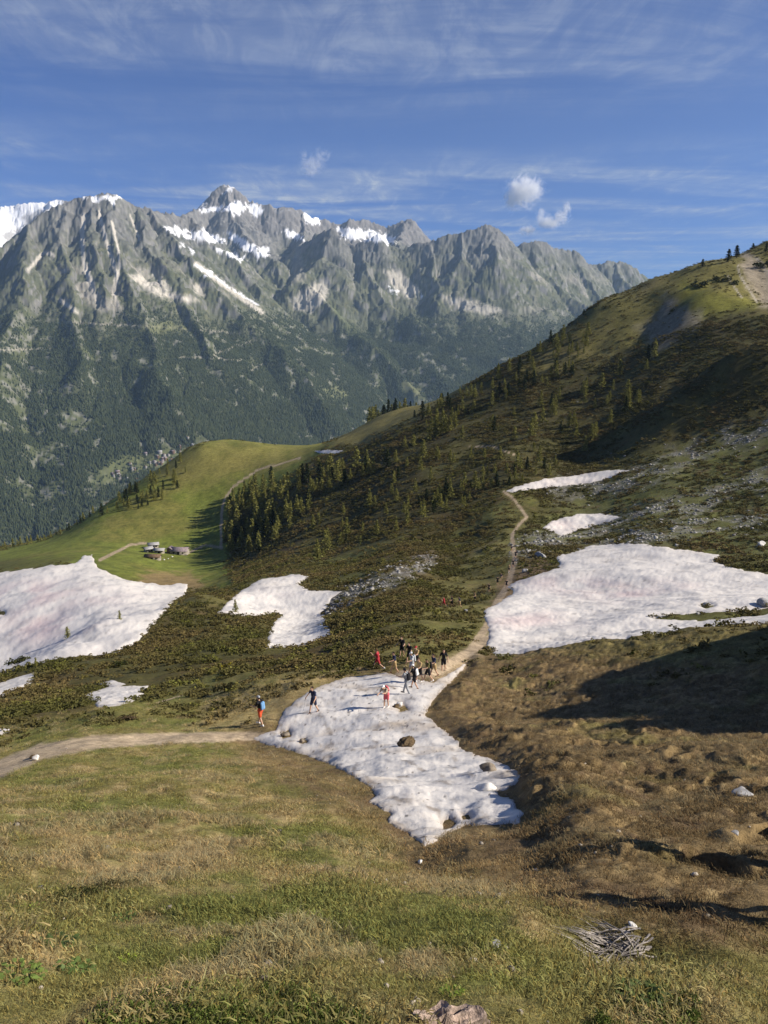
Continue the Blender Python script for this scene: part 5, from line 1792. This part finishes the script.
def person(label, x, y, yaw, h=1.74, top='black', bottom='black', shoes='white', hat=None, hair='hair', pose=None, pack=None, packlabel=None, sleeves=False, legs_long=False, pole=None, polelabel=None, group='hikers near the snow tongue', z=None):
    P_ = dict(stride=0.35, lean=0.08, arm=0.5, bend=0.0, elbow=0.9, look=0.0, armout=0.0)
    P_.update(pose or {})
    s = h * 0.95 / 1.74
    st = P_['stride']; ln = P_['lean']
    hipz = 0.93 - 0.10 * st * st - 0.02
    def rotx(v, a):       # rotate in the walking plane (forward = +y)
        return np.array([v[0], v[1] * math.cos(a) + v[2] * math.sin(a), -v[1] * math.sin(a) + v[2] * math.cos(a)])
    hips = np.array([0, 0, hipz])
    def up(v):            # torso frame, leaning forward
        return hips + rotx(np.array(v, float), ln)
    neck = up((0, 0, 0.53)); head = up((0, 0.02, 0.70)) + np.array([0, 0.02, 0])
    sh = {sd: up((0.175 * sd, 0, 0.47)) for sd in (-1, 1)}
    legs = {}
    for sd in (-1, 1):
        a = st * sd                                  # thigh swing: right leg forward
        hip = hips + np.array([0.088 * sd, 0, -0.02])
        kn = hip + rotx(np.array([0, 0, -0.43]), -a * 0.9 - 0.10)
        sw = a * 0.9 + 0.10
        knb = 0.12 if a > 0 else 0.12 + 0.75 * abs(a)
        an = kn + rotx(np.array([0, 0, -0.42]), -(sw - knb))
        legs[sd] = (hip, kn, an, 0.0 if a >= 0 else 0.55 * abs(a))
    low = min(l[2][2] for l in legs.values()) - 0.075
    arms = {}
    for sd in (-1, 1):
        a = -P_['arm'] * sd + 0.12 + ln * 0.6 + P_['bend'] * 0.6
        el = sh[sd] + rotx(np.array([0.05 * sd + P_['armout'] * 0.2 * sd, 0, -0.28]), -a)
        wr = el + rotx(np.array([-0.02 * sd + P_['armout'] * 0.15 * sd, 0, -0.25]), -(a + P_['elbow']))
        arms[sd] = (sh[sd], el, wr)
    e = empty('person', (0, 0, 0), 0)
    SK = []
    # trunk, neck, head
    SK += [caps(hips + [0, 0, -0.02], up((0, 0, 0.18)), 0.128, 0.112), caps(up((0, 0, 0.18)), up((0, 0, 0.40)), 0.115, 0.128), caps(sh[-1], sh[1], 0.066, 0.066),
           caps(hips + [-0.07, 0, -0.02], hips + [0.07, 0, -0.02], 0.105, 0.105), caps(neck - (neck - hips) * 0.1, head - [0, 0, 0.05], 0.056, 0.052)]
    SK += [ellip(head, (0.076, 0.098, 0.118)), caps(head + [0, 0.075, -0.045], head + [0, 0.06, -0.085], 0.045, 0.03), caps(head + [0, 0.09, 0.005], head + [0, 0.112, -0.028], 0.010, 0.016)]
    for sd in (-1, 1):
        SK.append(ellip(head + [0.078 * sd, -0.005, -0.005], (0.012, 0.022, 0.034)))
        hip, kn, an, heel = legs[sd]
        SK += [caps(hip, kn, 0.088, 0.056), caps(kn, kn + (an - kn) * 0.35, 0.054, 0.056), caps(kn + (an - kn) * 0.35, an, 0.056, 0.036), caps(an, an + [0, 0.12, -0.05], 0.036, 0.03)]
        s0, el, wr = arms[sd]
        SK += [caps(s0, el, 0.052, 0.040), caps(el, wr, 0.041, 0.027)]
        d = (wr - el) / np.linalg.norm(wr - el); side = np.array([1.0, 0, 0]); side -= d * side.dot(d); side /= np.linalg.norm(side); nrm = np.cross(d, side)
        palm = wr + d * 0.055
        SK.append(caps(wr + d * 0.015, palm + d * 0.02, 0.026, 0.033))
        for k, (off, L) in enumerate(((-0.027, 0.066), (-0.009, 0.078), (0.009, 0.074), (0.026, 0.058))):
            b0 = palm + d * 0.03 + side * off * 1.15
            b1 = b0 + d * L * 0.5 + nrm * 0.012 * 1.0
            SK += [caps(b0, b1, 0.0095, 0.009, 8), caps(b1, b1 + d * L * 0.35 + nrm * 0.025, 0.009, 0.0075, 8)]
        SK.append(caps(palm - d * 0.02 - side * sd * 0.028, palm + d * 0.03 - side * sd * 0.060 + nrm * 0.012, 0.012, 0.009, 8))
    body = fuse('body', SK, 0.0095, SKIN, e, 3)
    body.data.materials.append(EYE)
    for p in body.data.polygons:
        c = np.array(p.center)
        for sd in (-1, 1):
            if np.linalg.norm(c - (head + [0.031 * sd, 0.088, 0.012])) < 0.014:
                p.material_index = 1
    # clothes
    q = 0.017
    T_ = [caps(hips + [0, 0, 0.06], up((0, 0, 0.18)), 0.128 + q, 0.116 + q), caps(up((0, 0, 0.18)), up((0, 0, 0.40)), 0.116 + q, 0.132 + q), caps(sh[-1], sh[1], 0.068 + q, 0.068 + q)]
    for sd in (-1, 1):
        s0, el, wr = arms[sd]
        T_.append(caps(s0, s0 + (el - s0) * (0.55 if not sleeves else 1.0), 0.052 + q, 0.050 + q))
        if sleeves:
            T_.append(caps(el, el + (wr - el) * 0.85, 0.044 + q, 0.032 + q))
    fuse('shirt', T_, 0.016, CLOTHS[top], e, 3)
    B_ = [caps(hips + [-0.07, 0, -0.02], hips + [0.07, 0, -0.02], 0.110 + q, 0.110 + q), caps(hips + [0, 0, -0.02], hips + [0, 0, 0.07], 0.128 + q, 0.126 + q)]
    for sd in (-1, 1):
        hip, kn, an, heel = legs[sd]
        B_.append(caps(hip, hip + (kn - hip) * (0.72 if not legs_long else 1.0), 0.09 + q, 0.078 + q if not legs_long else 0.06 + q))
        if legs_long:
            B_.append(caps(kn, kn + (an - kn) * 0.92, 0.058 + q, 0.045 + q))
    fuse('shorts' if not legs_long else 'trousers', B_, 0.016, CLOTHS[bottom], e, 3)
    for sd in (-1, 1):
        hip, kn, an, heel = legs[sd]
        toe = an + np.array([0, 0.17 * math.cos(heel), -0.052 - 0.17 * math.sin(heel)])
        hl = an + np.array([0, -0.035, -0.035])
        fuse('shoe', [caps(hl, toe, 0.045, 0.036), caps(an + [0, 0, 0.02], an + [0, 0.02, -0.03], 0.046, 0.047)], 0.014, CLOTHS[shoes], e, 2)
    if hat:
        H_ = [ellip(head + [0, -0.008, 0.045], (0.089, 0.108, 0.088)), caps(head + [-0.03, 0.09, 0.045], head + [0.03, 0.09, 0.045], 0.02, 0.02), caps(head + [-0.03, 0.135, 0.035], head + [0.03, 0.135, 0.035], 0.016, 0.016)]
        fuse('cap', H_, 0.014, CLOTHS[hat], e, 2)
        fuse('hair', [ellip(head + [0, -0.035, -0.01], (0.080, 0.078, 0.085))], 0.014, CLOTHS[hair], e, 2)
    else:
        fuse('hair', [ellip(head + [0, -0.022, 0.035], (0.086, 0.100, 0.098)), ellip(head + [0, -0.06, -0.03], (0.062, 0.06, 0.075))], 0.014, CLOTHS[hair], e, 2)
    z0 = float(surf(x, y)) if z is None else z
    e.scale = (s, s, s); e.rotation_euler = (0, 0, yaw); e.location = (x, y, z0 - low * s - 0.01)
    tag(e, label, 'person', group)
    rotm = Matrix.Rotation(yaw, 4, 'Z')
    if pack:
        b = empty('backpack', (0, 0, 0))
        def pk(v):
            return up(v)
        fuse('bag', [caps(pk((-0.08, -0.20, 0.12)), pk((-0.08, -0.20, 0.42)), 0.075, 0.070), caps(pk((0.08, -0.20, 0.12)), pk((0.08, -0.20, 0.42)), 0.075, 0.070), caps(pk((0, -0.23, 0.14)), pk((0, -0.22, 0.46)), 0.085, 0.07)], 0.016, CLOTHS[pack], b, 3)
        for sd in (-1, 1):
            fuse('strap', [caps(pk((0.10 * sd, -0.14, 0.50)), pk((0.10 * sd, 0.05, 0.555)), 0.02, 0.02), caps(pk((0.10 * sd, 0.05, 0.555)), pk((0.105 * sd, 0.155, 0.40)), 0.02, 0.02), caps(pk((0.105 * sd, 0.155, 0.40)), pk((0.13 * sd, 0.06, 0.16)), 0.018, 0.018),
                           caps(pk((0.13 * sd, 0.06, 0.16)), pk((0.10 * sd, -0.15, 0.14)), 0.018, 0.018)], 0.013, CLOTHS['black'], b, 1)
        b.scale = e.scale; b.rotation_euler = e.rotation_euler; b.location = e.location
        tag(b, packlabel, 'backpack')
    if pole:
        sd = pole
        s0, el, wr = arms[sd]
        d = (wr - el) / np.linalg.norm(wr - el)
        hnd = wr + d * 0.075
        tip = np.array([hnd[0] + 0.10 * sd, hnd[1] + 0.12, low - 0.02])
        t = empty('trekking_pole', (0, 0, 0))
        v1, f1 = tube_mesh([hnd + (hnd - tip) * 0.04, tip], (0.009, 0.007), 8)
        mesh_np('shaft', v1, f1, CLOTHS['grey'], t)
        v1, f1 = tube_mesh([hnd + (hnd - tip) * 0.06, hnd - (hnd - tip) * 0.10], (0.016, 0.014), 8)
        mesh_np('grip', v1, f1, CLOTHS['black'], t)
        t.scale = e.scale; t.rotation_euler = e.rotation_euler; t.location = e.location
        tag(t, polelabel, 'trekking pole')
    return e


def hiker(px, py, *a, **k):
    dmin = k.pop('dmin', 0)
    g = one(px, py, dmin)
    label, yaw = a
    return person(label, float(g[0]), float(g[1]), R(yaw), **k)


def copy_person(src, label, px, py, yaw, group, dmin=0):
    g = one(px, py, dmin)
    c = src.copy(); COL.objects.link(c)
    dz = src.location.z - float(surf(src.location.x, src.location.y))
    c.location = (g[0], g[1], float(surf(g[0], g[1])) + dz); c.rotation_euler = (0, 0, R(yaw))
    for ch in src.children:
        d = ch.copy(); COL.objects.link(d); d.parent = c
    c['label'] = label; c['group'] = group
    return c


def build_people():
    hiker(261, 725, 'hiker in orange red shorts with a blue pack on the trail left of the snow', 60, h=1.80, top='black', bottom='orange', shoes='white', hat='grey',
          pose=dict(stride=0.22, arm=0.25, elbow=1.2, lean=0.10), pack='blue', packlabel='bright blue backpack worn by the hiker in orange red shorts')
    hiker(314, 714.5, 'hiker in dark navy top and shorts walking with a pole on the left snow edge', 140, h=1.70, top='navy', bottom='navy', shoes='black',
          pose=dict(stride=0.30, arm=0.45, elbow=0.7, lean=0.12, armout=0.9), pole=1, polelabel='thin trekking pole held out by the navy dressed hiker on the snow')
    hiker(386.5, 709, 'hiker bending on the snow in a white hat with bare legs and pink pack', 150, h=1.62, top='sand', bottom='pink', shoes='white', hat='white',
          pose=dict(stride=0.12, arm=0.2, elbow=0.8, lean=0.55, bend=0.8), pack='pink', packlabel='pink red backpack on the bending hiker in the white hat')
    a = hiker(378, 668.5, 'runner in a red shirt and red shorts striding left off the top of the snow', 80, h=1.72, top='red', bottom='red', shoes='white', hair='brown',
              pose=dict(stride=0.55, arm=0.7, elbow=1.5, lean=0.14))
    b = hiker(394.5, 673, 'walker in a navy shirt and tan shorts right behind the red runner', 110, h=1.70, top='navy', bottom='tan', shoes='brown',
              pose=dict(stride=0.30, arm=0.4, elbow=0.8))
    c = hiker(402, 656.5, 'hiker all in black standing highest at the back of the group', 150, h=1.76, top='black', bottom='black', shoes='black', pose=dict(stride=0.2, arm=0.3, elbow=1.2, armout=0.5))
    hiker(412, 674, 'hiker with pale grey shirt and light hat in the middle of the huddle', 120, h=1.72, top='light', bottom='grey', shoes='black', hat='light', pose=dict(stride=0.25),
          pack='light', packlabel='pale grey blue backpack in the middle of the huddle of hikers')
    hiker(416.5, 667, 'hiker mostly hidden at the back of the huddle wearing a red cap', 140, h=1.70, top='tan', bottom='black', shoes='black', hat='red', pose=dict(stride=0.2))
    d = hiker(419.5, 682, 'hiker in a tan yellow shirt and black shorts in the huddle by the snow', 130, h=1.74, top='tan', bottom='black', shoes='white', hair='brown', pose=dict(stride=0.25, arm=0.3))
    hiker(428, 681.5, 'hiker in olive top and black shorts with pale shoes, right edge of the huddle', 110, h=1.72, top='olive', bottom='black', shoes='white', hat='olive', pose=dict(stride=0.35, arm=0.4),
          pack='black', packlabel='black backpack on the hiker at the right edge of the huddle')
    hiker(406.5, 695.5, 'hiker in grey trousers with black pack stepping onto the snow before the huddle', 60, h=1.72, top='grey', bottom='grey', shoes='black', hat='black', legs_long=True, pose=dict(stride=0.3, lean=0.16),
          pack='black', packlabel='black backpack on the hiker in grey trousers on the snow')
    hiker(414.5, 690.5, 'hiker in black shorts with a white pack close behind the grey trousers', 70, h=1.72, top='black', bottom='black', shoes='brown', hat='white', pose=dict(stride=0.28, lean=0.16),
          pack='white', packlabel='white and grey backpack of the hiker in black shorts in the huddle')
    e = hiker(443.5, 671, 'hiker in black vest and black shorts with bare legs alone on the earth trail', 170, h=1.76, top='black', bottom='black', shoes='brown', pose=dict(stride=0.3, arm=0.35, elbow=0.6, armout=0.4))
    grp = 'tiny hikers far up the trail'
    copy_person(a, 'tiny far walker in red at the left of the row on the shoulder', 444, 607, 100, grp, 80)
    copy_person(c, 'tiny far walker in black, second in the row on the shoulder', 452, 607, 100, grp, 80)
    copy_person(b, 'tiny far walker in navy, third in the row on the shoulder', 459.5, 607.5, 100, grp, 80)
    copy_person(d, 'tiny far walker in a tan shirt close to the snow corner', 475, 601.5, 120, grp, 80)
    copy_person(c, 'leftmost of the dark far hikers bunched where the trail meets bare earth', 497.5, 585, 160, grp, 80)
    copy_person(b, 'middle of the dark far hikers bunched where the trail meets bare earth', 501, 581, 160, grp, 80)
    copy_person(e, 'rightmost of the dark far hikers bunched where the trail meets bare earth', 506.5, 588, 150, grp, 80)
    copy_person(e, 'far hiker in black on the narrow trail above the bunched hikers', 515.5, 558, 170, grp, 80)
    copy_person(b, 'furthest hiker, a speck on the narrow upper trail', 511.5, 552, 170, grp, 80)
    copy_person(c, 'dark walker stooping along the trail between the bunched hikers and the row', 489, 592, 140, grp, 80)
    copy_person(d, 'far hiker in tan just above the bunched dark hikers', 509, 572, 165, grp, 80)
    copy_person(c, 'far hiker in black beside the one in tan on the narrow trail', 513, 567, 165, grp, 80)
    copy_person(e, 'black vested hiker standing half hidden at the back left of the huddle', 409.5, 663, 140, 'hikers near the snow tongue')
    copy_person(b, 'navy shirted walker tucked between the huddle and the lone hiker in black', 434, 676, 120, 'hikers near the snow tongue')
    # two companions of the photographer stand just outside the frame; their shadows reach into it
    for px, py, lb in ((852, 860, 'hiker in black standing right of the photographer, casting the upper long shadow'), (856, 925, 'hiker in tan standing right of the photographer, casting the lower long shadow')):
        q = copy_person(c if py < 900 else d, lb, px, py, 60, 'companions beside the photographer')


build_people()


# ------------------------------------------------------------------ small clouds, beyond the range and outside the haze
def build_cloud(label, lumps, dist, seed, dens):
    m = bpy.data.materials.new('cloud_vapour'); m.use_nodes = True
    t = NT(m.node_tree)
    out = t.n('ShaderNodeOutputMaterial'); v = t.n('ShaderNodeVolumePrincipled')
    v.inputs['Color'].default_value = (0.98, 0.98, 0.99, 1); v.inputs['Anisotropy'].default_value = 0.1
    tc = t.n('ShaderNodeTexCoord')
    n1 = t.noise(t.mapping(tc.outputs['Object'], loc=(seed * 311.0, 0, 0)), 0.0075, 7, 0.72, 1.6)
    # thins out towards the rim of the lumps
    acc = None
    px0, py0 = lumps[0][0], lumps[0][1]
    cx, cy, cz = pt(px0, py0, dist)
    mpp_ = math.sqrt(cx * cx + cy * cy + cz * cz) / F
    shapes = []
    for (px, py, rx, ry) in lumps:
        x, y, z = pt(px, py, dist)
        c = (x - cx, 0, z - cz)
        sub = t.n('ShaderNodeVectorMath', operation='SUBTRACT'); t.t.links.new(tc.outputs['Object'], sub.inputs[0]); sub.inputs[1].default_value = c
        div = t.n('ShaderNodeVectorMath', operation='DIVIDE'); t.l(sub, 0, div, 0); div.inputs[1].default_value = (rx * mpp_, rx * mpp_, ry * mpp_)
        ln = t.n('ShaderNodeVectorMath', operation='LENGTH'); t.l(div, 0, ln, 0)
        g = t.ramp(ln.outputs['Value'], 1.0, 0.0)
        acc = g if acc is None else t.math('MAXIMUM', acc, g)
        shapes.append(ellip(c, (rx * mpp_, rx * mpp_, ry * mpp_), n=20))
    d = t.ramp(t.math('ADD', n1, t.math('MULTIPLY', acc, 0.30)), 0.60, 0.90, 0.0, dens)
    t.t.links.new(t.math('MULTIPLY', d, t.ramp(acc, 0.0, 0.12)), v.inputs['Density'])
    t.l(v, 0, out, 'Volume')
    o = fuse('cloud', shapes, 14.0, m, None, 1)
    o.location = (cx, cy, cz)
    tag(o, label, 'cloud')
    return o


build_cloud('larger puffy white cloud floating above the pointed right peaks', [(522, 192, 24, 24), (512, 198, 13, 20), (533, 190, 17, 17), (524, 182, 14, 14)], 10200, 1, 0.020)
build_cloud('long curling white cloud just above the ridge, below the puffy cloud', [(548, 222, 17, 11), (528, 230, 14, 7), (541, 217, 7, 12), (561, 216, 14, 10), (567, 208, 8, 11)], 10200, 2, 0.022)
build_cloud('faint shredded cloud wisp above the snowy summit', [(313, 164, 17, 14), (322, 155, 13, 9), (304, 158, 8, 13), (312, 172, 12, 7)], 10200, 3, 0.006)


# ------------------------------------------------------------------ leafy plants at the photographer's feet
def broad_plant(label, px, py, wpx, colr, n=34, up=0.5, name='leafy_plant', leaf=0.45):
    p = one(px, py)
    w = wpx / F * np.linalg.norm(p)
    rng = np.random.default_rng(px * 7 + py)
    V, Fc, C = [], [], []
    for i in range(n):
        a = rng.uniform(0, 6.28); rad = w * 0.5 * math.sqrt(rng.random())
        b = np.array([math.cos(a) * rad, math.sin(a) * rad, 0]); b[2] = zlook(b[0] + p[0], b[1] + p[1]) - p[2]
        hgt = w * up * rng.uniform(0.25, 0.6)
        tip = b + np.array([math.cos(a) * 0.1 * w, math.sin(a) * 0.1 * w, hgt])
        L = w * leaf * rng.uniform(0.25, 0.5)
        d = np.array([math.cos(a + rng.normal(0, 0.7)), math.sin(a + rng.normal(0, 0.7)), rng.uniform(-0.2, 0.5)]); d /= np.linalg.norm(d)
        s_ = np.cross(d, [0, 0, 1.0]); s_ /= np.linalg.norm(s_)
        k = len(V)
        pts_ = [tip - d * L * 0.5, tip - s_ * L * 0.33 + np.array([0, 0, L * 0.06]), tip + s_ * L * 0.33 + np.array([0, 0, L * 0.06]), tip + d * L * 0.6 - np.array([0, 0, L * 0.1]), b - s_ * 0.003, b + s_ * 0.003]
        V += pts_
        Fc += [[k, k + 2, k + 3, k + 1], [k + 4, k + 5, k, k]]
        C += [np.array(colr) * rng.uniform(0.7, 1.3)] * 6
    Fq = np.array([f for f in Fc if len(set(f)) == 4]); Ft = np.array([f[:3] for f in Fc if len(set(f)) == 3])
    o = mesh_np(name, np.array(V), [Fq, Ft], LEAFM, cols=np.array(C))
    o.location = p
    tag(o, label, 'plant')


LEAFM = mat_col('broad_leaves', 0.55, 0.3, 0.15, 20.0, 0.3)
broad_plant('bright yellow green plant at the left below the dark juniper', 32, 912, 20, (0.26, 0.33, 0.05))
broad_plant('larger pale green leafy plant at the left picture edge near the bottom', 22, 978, 30, (0.20, 0.27, 0.06), 60)
broad_plant('green leafy plant in the middle of the row at bottom left', 76, 972, 26, (0.14, 0.20, 0.05), 50)
broad_plant('bright leaf cluster on the right of the row at bottom left', 127, 960, 13, (0.30, 0.38, 0.05))
broad_plant('yellow green sprig just above the green front tuft', 152, 982, 14, (0.28, 0.35, 0.06))
broad_plant('dull green leafy plant between the straw patches at far left', 58, 945, 26, (0.10, 0.14, 0.04), 50)
broad_plant('small green leaf cluster in the turf under the dark juniper', 124, 920, 16, (0.11, 0.15, 0.04), 36)
broad_plant('bright green moss like plant by the stone left of the dead bush', 475, 935, 14, (0.15, 0.21, 0.03), 40)
broad_plant('bright green plant just behind the stump', 452, 994, 18, (0.16, 0.22, 0.03), 50)
broad_plant('green leafy plant in the dark turf at the bottom right', 640, 1000, 34, (0.09, 0.12, 0.03), 80)


def build_bilberry():
    """the dense green dwarf shrub along the bottom edge"""
    protos = []
    for i in range(4):
        rng = np.random.default_rng(700 + i)
        def fp(k):
            d = rng.normal(size=(k, 3)); d[:, 2] = np.abs(d[:, 2]); d /= np.linalg.norm(d, axis=1, keepdims=True)
            q = d * [0.5, 0.5, 0.55] * rng.uniform(0.3, 1.0, (k, 1))
            return q, d
        V, f, c = leaf_cloud('k', 130, fp, 0.085, None, rng)
        protos.append(mesh_np('sprig_kind', V, f, SHRUBM, cols=c))
    q = np.concatenate([sample_poly([(70, 1060), (95, 1012), (140, 996), (200, 986), (290, 990), (345, 1008), (390, 1040), (380, 1080)], 800, RNG), sample_poly([(560, 1060), (600, 1005), (640, 985), (700, 1000), (690, 1060)], 160, RNG)])
    g = ground_at(q[:, 0], q[:, 1]); g = g[~np.isnan(g[:, 1])]
    n = len(g)
    s = RNG.uniform(0.05, 0.11, n)
    scatter('bilberry', 'dense green dwarf shrubs along the bottom edge of the picture', 'shrubs', protos, g, np.stack([np.zeros(n), np.zeros(n), RNG.uniform(0, 6.28, n)], 1),
            np.stack([s, s, s * 1.2], 1), RNG.integers(0, 4, n), np.array([0.105, 0.135, 0.028]) * RNG.uniform(0.55, 1.5, (n, 1)))


build_bilberry()
